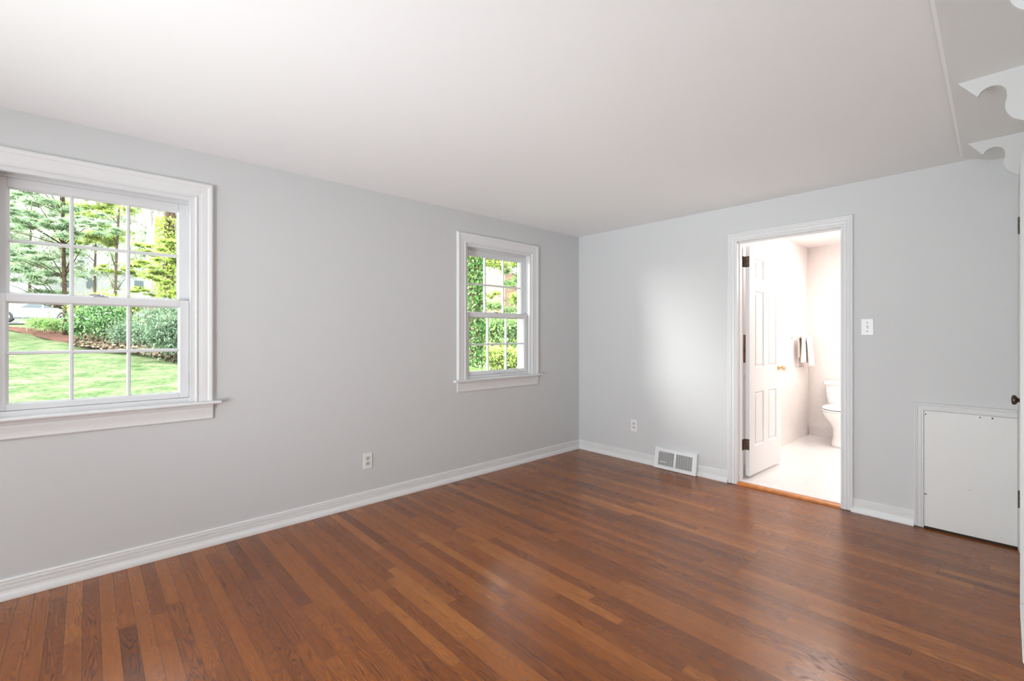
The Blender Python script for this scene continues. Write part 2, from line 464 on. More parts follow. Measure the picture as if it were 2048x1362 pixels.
# ------------------------------------------------------------------ windows
def window(n, c, label, glass_label=None):
    w = empty('window_%d' % n, (0, c, WZ0)); struct(w, label, 'window')
    f = lambda u, z, d: (d, u, z)
    casing(MB(), c - WH, c + WH, WZ0 + 0.02, WZ1, WP, f, 0.93).build('casing', M_trim, w)
    # jamb liner with stop and tracks
    m = MB()
    for s in (-1, 1):
        a = c + s * WH
        m.box(-0.16, 0.004, a, a - s * 0.010, WZ0, WZ1)
        m.box(-0.026, 0.003, a - s * 0.010, a - s * 0.024, WZ0 + 0.02, WZ1 - 0.010)
        m.box(-0.0725, -0.0665, a - s * 0.010, a - s * 0.030, WZ0 + 0.02, WZ1 - 0.034)
        m.box(-0.1600, -0.1085, a - s * 0.010, a - s * 0.040, WZ0 + 0.02, WZ1 - 0.034)
    m.box(-0.16, 0.004, c - WH + 0.010, c + WH - 0.010, WZ1 - 0.010, WZ1)
    m.box(-0.026, 0.003, c - WH + 0.024, c + WH - 0.024, WZ1 - 0.022, WZ1 - 0.010)
    m.box(-0.16, -0.067, c - WH + 0.01, c + WH - 0.01, WZ1 - 0.034, WZ1 - 0.01)
    m.box(-0.1600, -0.018, c - WH + 0.005, c + WH - 0.005, WZ0, 0.897)
    m.build('jamb', M_vinyl, w)
    # stool (inner sill) with rounded nose, apron
    z1, z0 = 0.872, 0.852
    prof = [(-0.030, z0), (0.036, z0), (0.043, z0 + 0.002), (0.048, z0 + 0.0065), (0.050, z0 + 0.011), (0.048, z1 - 0.0055), (0.043, z1 - 0.001), (0.036, z1), (-0.030, z1)]
    hw = WH - 0.001
    m = MB()
    m.prism([(max(a, 0.0005), b) for a, b in prof], lambda a, b, t: (a, t, b), c - 0.541, c + 0.541)
    m.box(-0.030, 0.0, c - hw, c + hw, z0, z1)
    m.build('stool', M_trim, w)
    ap = [(0, 0.764), (0.008, 0.764), (0.012, 0.768), (0.012, 0.777), (0.0095, 0.780), (0.0105, 0.795), (0.015, 0.820), (0.016, 0.834), (0.020, 0.838), (0.022, 0.851), (0, 0.851)]
    MB().prism(ap, lambda a, b, t: (a, t, b), c - 0.503, c + 0.503).build('apron', M_trim, w)
    def sash(name, x0, x1, z0, z1, bot, top, xg):
        so, gi = 0.391 if name == 'lower_sash' else 0.404, 0.345
        m = MB()
        for s in (-1, 1):
            m.box(x0, x1, c + s * so, c + s * gi, z0, z1)
        m.box(x0, x1, c - gi, c + gi, z0, z0 + bot)
        m.box(x0, x1, c - gi, c + gi, z1 - top, z1)
        o = m.build(name, M_vinyl, w, bevel=0.0025)
        # glazing bead, slanted towards the pane
        gz0, gz1 = z0 + bot, z1 - top
        t = 0.009
        b = MB()
        for (ua, ub, za, zb) in ((-gi, gi, gz0, gz0 + t), (-gi, gi, gz1 - t, gz1)):
            lo = za == gz0
            pr = [(x1 - 0.002, za if lo else zb), (xg, za if lo else zb), (xg, zb if lo else za)]
            b.prism(pr, lambda a, q, tt: (a, tt, q), c + ua, c + ub)
        for s in (-1, 1):
            pr = [(x1 - 0.002, c + s * gi), (xg, c + s * gi), (xg, c + s * (gi - t))]
            b.prism(pr, lambda a, q, tt: (a, q, tt), gz0, gz1)
        b.build('glazing_bead', M_vinyl, o)
        g = MB()
        zm = (gz0 + gz1) / 2
        mw = 0.0088
        mt = MB()
        for k in (-1, 1):
            yy = c + k * gi / 3
            mt.prism([(xg - 0.010, yy - mw), (xg + 0.005, yy - mw), (xg + 0.011, yy - mw * 0.5), (xg + 0.011, yy + mw * 0.5), (xg + 0.005, yy + mw), (xg - 0.010, yy + mw)], lambda a, q, tt: (a, q, tt), gz0, gz1)
        mt.prism([(xg - 0.0102, zm - mw), (xg + 0.0052, zm - mw), (xg + 0.0112, zm - mw * 0.5), (xg + 0.0112, zm + mw * 0.5), (xg + 0.0052, zm + mw), (xg - 0.0102, zm + mw)], lambda a, q, tt: (a, tt, q), c - gi, c + gi)
        mt.build('muntin_grid', M_vinyl, o)
        MB().box(xg - 0.001, xg + 0.001, c - gi - 0.003, c + gi + 0.003, gz0 - 0.003, gz1 + 0.003).build('glass', M_glass, o)
        return o
    lo = sash('lower_sash', -0.064, -0.030, 0.898, 1.470, 0.028, 0.038, -0.047)
    sash('upper_sash', -0.107, -0.073, 1.436, 2.046, 0.036, 0.046, -0.090)
    # sash lock on the meeting rail
    k = MB()
    k.box(-0.060, -0.036, c - 0.030, c + 0.030, 1.470, 1.475)
    k.lathe([(0.011, 0), (0.011, 0.007), (0.007, 0.009)], (-0.050, c + 0.004, 1.475), (0, 0, 1), 14)
    k.tube([(-0.048, c + 0.004, 1.481), (-0.040, c - 0.022, 1.482), (-0.038, c - 0.045, 1.480)], [0.005, 0.004, 0.0035], 8)
    k.build('sash_lock', M_lock, w, smooth=True)
    return w
window(1, WC[0], 'white double-hung window with three-by-two panes in each sash, cut by the left edge')
w2 = window(2, WC[1], 'white double-hung window nearer the room corner, ivy-covered trunk outside')
k = MB().box(-0.030, -0.016, WC[1] - 0.075, WC[1] + 0.055, 0.903, 0.915)
k.build('lift_handle', M_vinyl, w2, bevel=0.003)

# ------------------------------------------------------------------ doorway and bathroom door
d1 = empty('door_1', (DX0, 0, 0)); struct(d1, 'open white six-panel door in its casing, leading to the bright bathroom', 'door')
casing(MB(), DX0, DX1, 0.004, DH, DP, lambda u, z, d: (u, -d, z)).build('casing', M_trim, d1)
m = MB()
m.box(DX0 - 0.014, DX0, -0.002, 0.122, 0.003, DH).box(DX1, DX1 + 0.014, -0.002, 0.122, 0.003, DH).box(DX0 - 0.014, DX1 + 0.014, -0.002, 0.122, DH, DH + 0.014)
m.box(DX0, DX0 + 0.009, 0.036, 0.072, 0.003, DH).box(DX1 - 0.009, DX1, 0.036, 0.072, 0.003, DH).box(DX0 + 0.009, DX1 - 0.009, 0.036, 0.072, DH - 0.010, DH)
m.build('jamb', M_trim, d1)
# leaf: local frame, a along the width from the hinge, b thickness, built in place
P0 = Vector((1.752, 0.150, 0)); P1 = Vector((1.780, 0.860, 0))
dl = (P1 - P0).normalized(); dn = Vector((dl.y, -dl.x, 0))      # dn points to the camera side
LW, LZ0, LZ1, TH = (P1 - P0).length, 0.048, 2.035, 0.034
def D(a, z, b): return tuple(P0 + dl * a + dn * b + Vector((0, 0, z)))
def six_panel(mb, a0, a1, z0, z1, F, th):
    """stile-and-rail door with raised panels, both faces"""
    w = a1 - a0; sc = w / 0.71
    c1, c2, c3, c4 = a0 + 0.112 * sc, a0 + 0.307 * sc, a0 + 0.403 * sc, a0 + 0.598 * sc
    rows = [(z0 + 0.245, z0 + 0.716), (z0 + 0.930, z0 + 1.604), (z0 + 1.715, z0 + 1.888)]
    def bx(aa, ab, za, zb, b0, b1):
        vs = [F(a, z, b) for b in (b0, b1) for z in (za, zb) for a in (aa, ab)]
        mb.add(vs, [(0, 2, 3, 1), (4, 5, 7, 6), (0, 1, 5, 4), (2, 6, 7, 3), (0, 4, 6, 2), (1, 3, 7, 5)])
    bx(a0, c1, z0, z1, -th, 0); bx(c4, a1, z0, z1, -th, 0)
    zs = [z0] + [q for r in rows for q in r] + [z1]
    for k in range(0, len(zs), 2):
        bx(c1, c4, zs[k], zs[k + 1], -th, 0)
    for (za, zb) in rows:
        bx(c2, c3, za, zb, -th, 0)
        for (aa, ab) in ((c1, c2), (c3, c4)):
            for s, b in ((1, 0.0), (-1, -th)):
                lv = [(0.0, -0.0), (0.006, -0.009), (0.014, -0.011), (0.030, -0.003)]
                rs = []
                for (ins, dp) in lv:
                    rs.append([F(aa + ins, za + ins, b + s * dp), F(ab - ins, za + ins, b + s * dp), F(ab - ins, zb - ins, b + s * dp), F(aa + ins, zb - ins, b + s * dp)])
                n = len(rs); vs = [p for r in rs for p in r]
                fs = [(k * 4 + i, k * 4 + (i + 1) % 4, (k + 1) * 4 + (i + 1) % 4, (k + 1) * 4 + i) for k in range(n - 1) for i in range(4)]
                fs.append(tuple(range((n - 1) * 4, n * 4)))
                mb.add(vs, fs)
    return mb
leaf = six_panel(MB(), 0, LW, LZ0, LZ1, D, TH).build('door_leaf', M_trim, d1)
KP = [(0.027, 0), (0.028, 0.003), (0.024, 0.007), (0.011, 0.010), (0.0095, 0.026), (0.013, 0.031), (0.024, 0.036), (0.0265, 0.046), (0.023, 0.055), (0.012, 0.060), (0.001, 0.061)]
MB().lathe(KP, D(LW - 0.065, 0.955, 0.0), dn, 24).build('door_knob', M_brass, leaf, smooth='all')
MB().lathe(KP, D(LW - 0.065, 0.955, -TH), -dn, 24).build('door_knob', M_brass, leaf, smooth='all')
for zc in (1.900, 0.318):
    h = MB()
    pin = (1.7165, 0.146)
    h.box(DX0 + 0.0002, DX0 + 0.0022, 0.090, 0.140, zc - 0.047, zc + 0.047)
    vs = [Vector(D(-0.0022, zc + dz, b)) for b in (-TH - 0.004, -0.002) for dz in (-0.047, 0.047)] + [Vector(D(-0.0004, zc + dz, b)) for b in (-TH - 0.004, -0.002) for dz in (-0.047, 0.047)]
    h.add(vs, [(0, 1, 3, 2), (4, 6, 7, 5), (0, 4, 5, 1), (2, 3, 7, 6), (0, 2, 6, 4), (1, 5, 7, 3)])
    for q in range(5):
        h.lathe([(0.0060, 0), (0.0060, 0.0175)], (1.7140, 0.1440, zc - 0.047 + q * 0.019), (0, 0, 1), 12)
    h.build('hinge', M_hingew, d1, smooth=True)

# oak saddle and marble strip in the doorway
op = [(-0.012, 0.0), (-0.012, 0.006), (-0.004, 0.014), (0.008, 0.0185), (0.034, 0.021), (0.040, 0.021), (0.040, 0)]
struct(MB().prism(op, lambda a, b, t: (t, a, b), DX0 + 0.001, DX1 - 0.001).build('trim_1', M_oak), 'orange-brown oak saddle strip across the bathroom doorway', 'threshold')
struct(MB().box(DX0 + 0.001, DX1 - 0.001, 0.041, 0.150, 0.0, 0.0235).build('trim_2', M_marble, bevel=0.002), 'white marble strip behind the oak saddle in the bathroom doorway', 'threshold')

# ------------------------------------------------------------------ bathroom
BX0, BX1, BY0, BY1, BH = 1.55, 3.15, 0.12, 2.59, 2.35
struct(MB().box(BX0 - 0.1, BX1 + 0.1, BY0, BY1 + 0.1, -0.05, 0.021).build('floor_bathroom', M_btile))
struct(MB().box(BX0 - 0.1, BX1 + 0.1, BY0, BY1 + 0.1, BH, BH + 0.1).build('ceiling_bathroom', mat('bathroom_ceiling_paint', (0.86, 0.80, 0.78), 0.8)))
BWY = (1.06, 1.72); BWZ = (1.30, 2.06)
m = MB()
m.box(BX0 - 0.1, BX0, BY0, BWY[0], 0.02, BH).box(BX0 - 0.1, BX0, BWY[1], BY1 + 0.1, 0.02, BH)
m.box(BX0 - 0.1, BX0, BWY[0], BWY[1], 0.02, BWZ[0]).box(BX0 - 0.1, BX0, BWY[0], BWY[1], BWZ[1], BH)
struct(m.build('wall_bathroom_left', mat('bathroom_wall_paint', (0.88, 0.82, 0.80), 0.5)))
struct(MB().box(BX0, BX1, BY1, BY1 + 0.1, 0.02, BH).build('wall_bathroom_back', M_paper))
struct(MB().box(BX1, BX1 + 0.1, BY0, BY1, 0.02, BH).build('wall_bathroom_right', mat('bathroom_side_paint', (0.88, 0.82, 0.80), 0.5)))
struct(MB().box(BX0, DX0 - 0.02, BY0, BY0 + 0.004, 0.021, BH).box(DX1 + 0.02, BX1, BY0, BY0 + 0.004, 0.021, BH).box(DX0 - 0.02, DX1 + 0.02, BY0, BY0 + 0.004, DH + 0.02, BH).build('wall_bathroom_front', mat('bathroom_front_paint', (0.88, 0.82, 0.80), 0.5)))
m = MB().box(BX0, BX0 + 0.010, BY0 + 0.01, BY1, 0.021, 0.860).box(BX0, BX0 + 0.016, BY0 + 0.01, BY1, 0.860, 0.880)
struct(m.build('trim_3', M_wtile, bevel=0.002), 'pale tiled wainscot along the left bathroom wall', 'wainscot')
struct(MB().box(BX0 + 0.017, BX1, BY1 - 0.012, BY1, 0.021, 0.130).build('baseboard_bathroom', mat('tile_base', (0.74, 0.68, 0.66), 0.3), bevel=0.002))
w3 = empty('window_3', (BX0, 1.39, BWZ[0])); struct(w3, 'narrow glimpse of frosted bathroom window behind the open door', 'window')
m = MB()
a, b2 = BWY
m.box(BX0 - 0.1, BX0 + 0.004, a, a + 0.03, BWZ[0], BWZ[1]).box(BX0 - 0.1, BX0 + 0.004, b2 - 0.03, b2, BWZ[0], BWZ[1])
m.box(BX0 - 0.1, BX0 + 0.004, a + 0.03, b2 - 0.03, BWZ[0], BWZ[0] + 0.03).box(BX0 - 0.1, BX0 + 0.004, a + 0.03, b2 - 0.03, BWZ[1] - 0.03, BWZ[1])
m.box(BX0 - 0.07, BX0 - 0.061, a + 0.03, b2 - 0.03, 1.66, 1.70)
m.build('window_frame', M_vinyl, w3)
MB().box(BX0 - 0.06, BX0 - 0.057, BWY[0] + 0.02, BWY[1] - 0.02, BWZ[0] + 0.02, BWZ[1] - 0.02).build('glass', M_glass, w3)
casing(MB(), BWY[0], BWY[1], BWZ[0], BWZ[1], DP, lambda u, z, d: (BX0 + d, u, z)).build('casing', M_trim, w3)

# toilet against the back wall
def ellipse_ring(cx, cy, rx, ry, z, n=28, sq=2.0, back=None):
    r = []
    for i in range(n):
        a = 2 * PI * i / n
        ca, sa = math.cos(a), math.sin(a)
        x = cx + rx * math.copysign(abs(ca) ** (2 / sq), ca)
        y = cy + ry * math.copysign(abs(sa) ** (2 / sq), sa)
        if back is not None and y > back: y = back
        r.append((x, y, z))
    return r
TX = 2.005
to = empty('toilet', (TX, 2.3, 0.021)); tag(to, 'white china toilet with closed lid against the back bathroom wall', 'toilet')
Z0 = 0.021
rs = [ellipse_ring(TX, 2.23, 0.105, 0.215, Z0, sq=2.6), ellipse_ring(TX, 2.23, 0.107, 0.217, Z0 + 0.03, sq=2.6), ellipse_ring(TX, 2.24, 0.098, 0.20, Z0 + 0.10, sq=2.4),
      ellipse_ring(TX, 2.235, 0.100, 0.205, Z0 + 0.20, sq=2.3), ellipse_ring(TX, 2.20, 0.135, 0.235, Z0 + 0.27), ellipse_ring(TX, 2.165, 0.172, 0.252, Z0 + 0.33),
      ellipse_ring(TX, 2.155, 0.184, 0.258, Z0 + 0.375), ellipse_ring(TX, 2.155, 0.186, 0.260, Z0 + 0.392)]
MB().rings(rs).build('bowl', M_china, to, smooth='all')
MB().rings([ellipse_ring(TX, 2.165, 0.108, 0.219 + 0.066, Z0, sq=2.6)][0:1] * 2).v
rs = [ellipse_ring(TX, 2.160, 0.184, 0.262, Z0 + 0.393), ellipse_ring(TX, 2.160, 0.192, 0.270, Z0 + 0.401), ellipse_ring(TX, 2.160, 0.190, 0.268, Z0 + 0.412), ellipse_ring(TX, 2.160, 0.180, 0.258, Z0 + 0.414)]
MB().rings(rs).build('seat', M_seat, to, smooth='all')
rs = [ellipse_ring(TX, 2.160, 0.182, 0.260, Z0 + 0.420), ellipse_ring(TX, 2.160, 0.190, 0.268, Z0 + 0.423), ellipse_ring(TX, 2.160, 0.188, 0.266, Z0 + 0.436), ellipse_ring(TX, 2.160, 0.165, 0.240, Z0 + 0.444)]
MB().rings(rs).build('lid', M_seat, to, smooth='all')
rs = [ellipse_ring(TX, 2.160, 0.176, 0.254, Z0 + 0.4145), ellipse_ring(TX, 2.160, 0.176, 0.254, Z0 + 0.4195)]
MB().rings(rs).build('seat_gap', M_black, to)
rs = [ellipse_ring(TX, 2.455, 0.165, 0.085, Z0 + 0.36, sq=5), ellipse_ring(TX, 2.455, 0.190, 0.092, Z0 + 0.40, sq=5), ellipse_ring(TX, 2.465, 0.215, 0.100, Z0 + 0.54, sq=5), ellipse_ring(TX, 2.472, 0.228, 0.105, Z0 + 0.655, sq=5)]
MB().rings(rs).build('tank', M_china, to, smooth=True)
rs = [ellipse_ring(TX, 2.470, 0.236, 0.112, Z0 + 0.656, sq=6), ellipse_ring(TX, 2.470, 0.243, 0.117, Z0 + 0.664, sq=6), ellipse_ring(TX, 2.470, 0.243, 0.117, Z0 + 0.690, sq=6), ellipse_ring(TX, 2.470, 0.232, 0.108, Z0 + 0.700, sq=6)]
MB().rings(rs).build('tank_lid', M_china, to, smooth=True)

# towels on a bar on the left bathroom wall
tb = empty('towel_bar', (BX0, 2.30, 1.235)); tag(tb, 'slim chrome towel bar on the left bathroom wall', 'towel bar')
MB().tube([(BX0 + 0.07, 1.97, 1.235), (BX0 + 0.07, 2.50, 1.235)], 0.007, 10).build('rail', M_chrome, tb, smooth='all')
for yy in (1.975, 2.495):
    MB().lathe([(0.02, 0), (0.02, 0.006), (0.008, 0.010), (0.008, 0.07)], (BX0, yy, 1.235), (1, 0, 0), 14).build('bracket', M_chrome, tb, smooth=True)
def towel(y0, y1, z_front, z_back, name, mm, label, flare=0.0, wav=0.006):
    rows = []
    path = []
    xb = BX0 + 0.07
    for k in range(12): path.append((xb - 0.012, z_back + (1.235 - z_back) * k / 11))
    for k in range(7):
        a = PI - PI * k / 6
        path.append((xb + 0.012 * math.cos(a), 1.235 + 0.012 * math.sin(a)))
    for k in range(1, 16): path.append((xb + 0.012 + flare * (k / 15) ** 1.2, 1.235 - (1.235 - z_front) * k / 15))
    NU = 22
    vs = []; fs = []
    for j, (x, z) in enumerate(path):
        for i in range(NU):
            t = i / (NU - 1)
            am = wav * min(1, abs(1.235 - z) * 5)
            side = 1 if j > 15 else 0.3
            vs.append((x + side * am * math.sin(t * 15 + j * 0.1) + (0.002 if side == 1 else 0), y0 + (y1 - y0) * t, z))
    for j in range(len(path) - 1):
        for i in range(NU - 1):
            fs.append((j * NU + i, j * NU + i + 1, (j + 1) * NU + i + 1, (j + 1) * NU + i))
    o = MB().add(vs, fs).build(name, mm, smooth='all')
    md = o.modifiers.new('thick', 'SOLIDIFY'); md.thickness = 0.006; md.offset = 1
    tag(o, label, 'towel', 'towels on the bathroom bar')
    return o
towel(2.04, 2.19, 0.94, 1.00, 'hand_towel', M_towel2, 'narrow beige towel on the bar, nearer the bathroom window', 0.0, 0.012)
towel(2.22, 2.46, 0.89, 0.93, 'bath_towel', M_towel, 'wide cream towel on the bar, nearer the bathroom corner', 0.03, 0.010)
# brown cloth glimpsed through the hinge gap
m = MB()
vs = []; fs = []
for j in range(12):
    for i in range(14):
        vs.append((BX0 + 0.030 + 0.010 * math.sin(i * 1.1) * (0.3 + j / 12), 0.42 + 0.18 * i / 13, 1.268 - 0.262 * j / 11))
for j in range(11):
    for i in range(13): fs.append((j * 14 + i, j * 14 + i + 1, (j + 1) * 14 + i + 1, (j + 1) * 14 + i))
o = m.add(vs, fs).build('hanging_cloth', M_cloth, smooth='all')
md = o.modifiers.new('thick', 'SOLIDIFY'); md.thickness = 0.006
tag(o, 'reddish-brown cloth hanging on the bathroom wall, seen through the hinge gap', 'cloth')

# ------------------------------------------------------------------ low access door in the far wall
d2 = empty('door_2', (2.89, 0, 0)); struct(d2, 'low white crawl-space hatch with moulded trim, right end of the far wall', 'door')
P2 = 2.891
# trim: left side and top only (its right end dies into the closet casing)
prof = [(a * 0.64, d) for a, d in DP]
rs = [[(P2 - a, -d, 0.008) for a, d in prof], [(P2 - a, -d, 0.774 + a) for a, d in prof], [(XR - 0.019, -d, 0.774 + a) for a, d in prof]]
MB().rings(rs).build('casing', M_trim, d2)
m = MB()
m.box(P2 - 0.001, 3.306, -0.0015, 0.0, 0.0, 0.7745)
m.build('shadow_gap', M_shade, d2)
pn = MB().box(P2 + 0.0012, 3.3065, -0.008, -0.002, 0.015, 0.7726).build('panel', mat('hatch_paint', (0.80, 0.80, 0.78), 0.5, bump=(40, 0.1)), d2, bevel=0.001)
def dot(mb, x, z, r=0.004, rz=None, y=-0.0088):
    rz = rz or r
    n = 9
    vs = [(x + r * math.cos(2 * PI * i / n) * (1 + 0.2 * math.sin(3 * i)), y, z + rz * math.sin(2 * PI * i / n)) for i in range(n)]
    vs += [(a, y + 0.001, c) for a, b, c in vs]
    mb.add(vs, [tuple(range(n)), tuple(range(2 * n - 1, n - 1, -1))] + [(i, (i + 1) % n, (i + 1) % n + n, i + n) for i in range(n)])
m = MB()
dot(m, 2.900, 0.748); dot(m, 3.150, 0.759, 0.003, 0.004); dot(m, 3.203, 0.760, 0.0045)
dot(m, 2.899, 0.225, 0.009, 0.003)
m.build('screw_hole', M_shade, pn)
m = MB()
dot(m, 3.105, 0.302, 0.008, 0.0012); dot(m, 3.120, 0.297, 0.003, 0.001)
m.build('scuff', mat('scuff_grey', (0.38, 0.38, 0.37), 0.8), pn)

# ------------------------------------------------------------------ closet door in the right wall
d3 = empty('door_3', (XR, CY0, 0)); struct(d3, 'closed white closet door at the right edge, with dark knob', 'door')
casing(MB(), CY1, CY0, 0.002, CZ, DP, lambda u, z, d: (XR - d * 0.86, u, z)).build('casing', M_white_dim, d3)
MB().box(XR, XR + 0.12, CY0 - 0.012, CY0, 0, CZ).box(XR, XR + 0.12, CY1, CY1 + 0.012, 0, CZ).box(XR, XR + 0.12, CY1, CY0, CZ - 0.012, CZ).build('jamb', M_trim, d3)
def C3(a, z, b): return (XR - 0.001 - b, CY0 - 0.015 - a, z)
lf = six_panel(MB(), 0, CY0 - CY1 - 0.030, 0.010, 2.030, C3, 0.034).build('door_leaf', M_white_dim, d3)
KB = [(0.022, 0), (0.022, 0.003), (0.013, 0.006), (0.0095, 0.009), (0.0095, 0.020), (0.014, 0.024), (0.0225, 0.029), (0.0245, 0.035), (0.0225, 0.041), (0.014, 0.0445), (0.001, 0.0455)]
MB().lathe(KB, (XR - 0.001, CY1 + 0.085, 0.945), (-1, 0, 0), 28).build('door_knob', M_bronze, lf, smooth='all')
for zc in (1.900, 0.318):
    h = MB()
    h.box(XR - 0.003, XR - 0.0012, CY0 - 0.045, CY0 - 0.013, zc - 0.048, zc + 0.048)
    for q in range(5):
        h.lathe([(0.0062, 0), (0.0062, 0.0185)], (XR - 0.0135, CY0 - 0.006, zc - 0.049 + q * 0.0198), (0, 0, 1), 12)
    h.box(XR - 0.0135, XR - 0.002, CY0 - 0.008, CY0 - 0.004, zc - 0.045, zc + 0.045)
    h.build('hinge', M_hinge, d3, smooth=True)

# ------------------------------------------------------------------ high shelf with scroll brackets under the ceiling
sh = empty('wall_shelf', (XR, -1.4, 2.33)); tag(sh, 'white high shelf on scroll brackets close under the ceiling, above the closet door', 'shelf')
SZ = 2.331
out = [(3.112, -2.85), (3.072, -0.175), (3.205, -0.003), (XR, -0.003), (XR, -2.85)]
m = MB()
n = len(out)
ch = 0.012
ins = [(3.112 + ch, -2.85), (3.072 + ch, -0.175 - 0.003), (3.205, -0.006), (XR, -0.006), (XR, -2.85)]
lo = [(x, y, SZ) for x, y in ins]; mid = [(x, y, SZ + ch) for x, y in out]; hi = [(x, y, SZ + 0.020) for x, y in out]
m.rings([lo, mid, hi])
m.build('shelf_board', M_shelf, sh)
def bracket(y):
    tip, bot = 3.125 - 0.010 * (y + 1.4), 2.082
    pts = [(tip, SZ), (tip + 0.058, SZ - 0.076)]
    # concave scoop
    cx, cz, r = tip + 0.101, SZ - 0.088, 0.040
    for k in range(0, 11):
        a = math.radians(165 - 165 * k / 10)
        pts.append((cx + r * math.cos(a) * 1.02, cz + r * math.sin(a)))
    # convex belly down to the wall
    x1, z1 = pts[-1]
    pts += [(x1 + 0.0005, z1 - 0.02), (x1 - 0.003, z1 - 0.038), (x1 - 0.005, z1 - 0.054), (x1 - 0.002, z1 - 0.072), (x1 + 0.005, z1 - 0.092), (x1 + 0.016, z1 - 0.108), (x1 + 0.030, z1 - 0.120), (x1 + 0.045, z1 - 0.129)]
    fine = pts[:-9]
    tail = pts[-9:]
    for k in range(len(tail) - 1):        # smooth the belly
        p0, p1, p2, p3 = tail[max(k - 1, 0)], tail[k], tail[k + 1], tail[min(k + 2, len(tail) - 1)]
        for q in range(4):
            t = q / 4
            fine.append(tuple(0.5 * (2 * p1[i] + (p2[i] - p0[i]) * t + (2 * p0[i] - 5 * p1[i] + 4 * p2[i] - p3[i]) * t * t + (3 * p1[i] - p0[i] - 3 * p2[i] + p3[i]) * t ** 3) for i in (0, 1)))
    pts = fine + [tail[-1]]
    pts = [p for p in pts if p[0] < XR] + [(XR, z1 - 0.136), (XR, SZ)]
    MB().prism(pts, lambda a, b, t: (a, t, b), y, y + 0.018).build('bracket', M_white_dim, sh, bevel=0.0012)
for y in (-0.448, -1.340, -2.232): bracket(y)

# ------------------------------------------------------------------ outlets, switch
def outlet(loc, facing, label):
    o = empty('wall_outlet', loc)
    if facing == 'x': F = lambda a, z, d: (loc[0] + d, loc[1] + a, loc[2] + z)
    else: F = lambda a, z, d: (loc[0] + a, loc[1] - d, loc[2] + z)
    def bx(mb, a0, a1, z0, z1, d0, d1):
        vs = [F(a, z, d) for d in (d0, d1) for z in (z0, z1) for a in (a0, a1)]
        mb.add(vs, [(0, 2, 3, 1), (4, 5, 7, 6), (0, 1, 5, 4), (2, 6, 7, 3), (0, 4, 6, 2), (1, 3, 7, 5)]); return mb
    bx(MB(), -0.035, 0.035, -0.0575, 0.0575, 0.0, 0.006).build('cover_plate', M_plastic, o, bevel=0.002)
    for s in (1, -1):
        zc = s * 0.0195
        n = 20
        pts = [(0.0165 * math.cos(2 * PI * i / n), max(-0.0128, min(0.0128, 0.0165 * math.sin(2 * PI * i / n)))) for i in range(n)]
        m = MB(); vs = [F(a, zc + b, 0.0055) for a, b in pts] + [F(a, zc + b, 0.0072) for a, b in pts]
        m.add(vs, [tuple(range(n)), tuple(range(2 * n - 1, n - 1, -1))] + [(i, (i + 1) % n, (i + 1) % n + n, i + n) for i in range(n)])
        r = m.build('receptacle', M_recept, o)
        q = MB()
        bx(q, -0.0075, -0.0050, zc - 0.003, zc + 0.0055, 0.0070, 0.0075); bx(q, 0.0050, 0.0075, zc - 0.002, zc + 0.0055, 0.0070, 0.0075); bx(q, -0.002, 0.002, zc - 0.0095, zc - 0.0060, 0.0070, 0.0075)
        q.build('slot', M_slot, r)
    q = MB(); q.lathe([(0.0028, 0), (0.0028, 0.0008)], F(0, 0, 0.006), Vector(F(0, 0, 1)) - Vector(F(0, 0, 0)), 10); q.build('screw', M_recept, o)
    return o
tag(outlet((0, -2.499, 0.322), 'x', ''), 'white duplex outlet low on the left wall, between the two windows', 'outlet', 'duplex outlets')
tag(outlet((0.707, 0, 0.354), 'y', ''), 'white duplex outlet on the far wall, just left of the floor register', 'outlet', 'duplex outlets')
sw = empty('light_switch', (2.592, 0, 1.323)); tag(sw, 'white toggle light switch on the far wall, right of the bathroom doorway', 'light switch')
MB().box(2.557, 2.627, -0.006, 0, 1.2655, 1.3805).build('cover_plate', M_plastic, sw, bevel=0.002)
MB().box(2.5865, 2.5975, -0.0066, -0.0055, 1.311, 1.335).build('toggle_slot', M_recept, sw)
MB().prism([(-0.006, 1.318), (-0.006, 1.330), (-0.019, 1.316), (-0.019, 1.309)], lambda a, b, t: (t, a, b), 2.5885, 2.5955).build('toggle', M_plastic, sw, bevel=0.001)
for z in (1.293, 1.353):
    MB().lathe([(0.0035, 0), (0.0035, 0.0010)], (2.592, -0.006, z), (0, -1, 0), 10).build('screw', M_slot, sw)

# ------------------------------------------------------------------ baseboard register on the far wall
rg = empty('baseboard_register', (1.16, 0, 0)); tag(rg, 'white slanted metal baseboard register with two louvred grilles, left of the bathroom doorway', 'vent')
rx0, rx1 = 0.960, 1.372
yb, yt, zt = -0.062, -0.028, 0.190
def RF(u, s, d):   # u across, s 0..1 up the slanted face, d outward
    y = yb + (yt - yb) * s; z = 0.004 + (zt - 0.004) * s
    ln = math.hypot(yt - yb, zt); ny, nz = -zt / ln, (yt - yb) / ln
    return (u, y + ny * d, z - nz * d * 1.0 if False else z + (-(yb - yt)) / ln * 0 + 0)
def RQ(mb, u0, u1, s0, s1, d0, d1):
    vs = [RF(u, s, d) for d in (d0, d1) for s in (s0, s1) for u in (u0, u1)]
    return mb.add(vs, [(0, 2, 3, 1), (4, 5, 7, 6), (0, 1, 5, 4), (2, 6, 7, 3), (0, 4, 6, 2), (1, 3, 7, 5)])
m = MB()
mid = (rx0 + rx1) / 2
for (a, b) in ((rx0, rx0 + 0.040), (mid - 0.011, mid + 0.011), (rx1 - 0.040, rx1)):
    RQ(m, a, b, 0, 1, -0.003, 0.0)
for (s0, s1) in ((0, 0.16), (0.84, 1.0)):
    RQ(m, rx0 + 0.040, mid - 0.011, s0, s1, -0.003, 0.0)
    RQ(m, mid + 0.011, rx1 - 0.040, s0, s1, -0.003, 0.0)
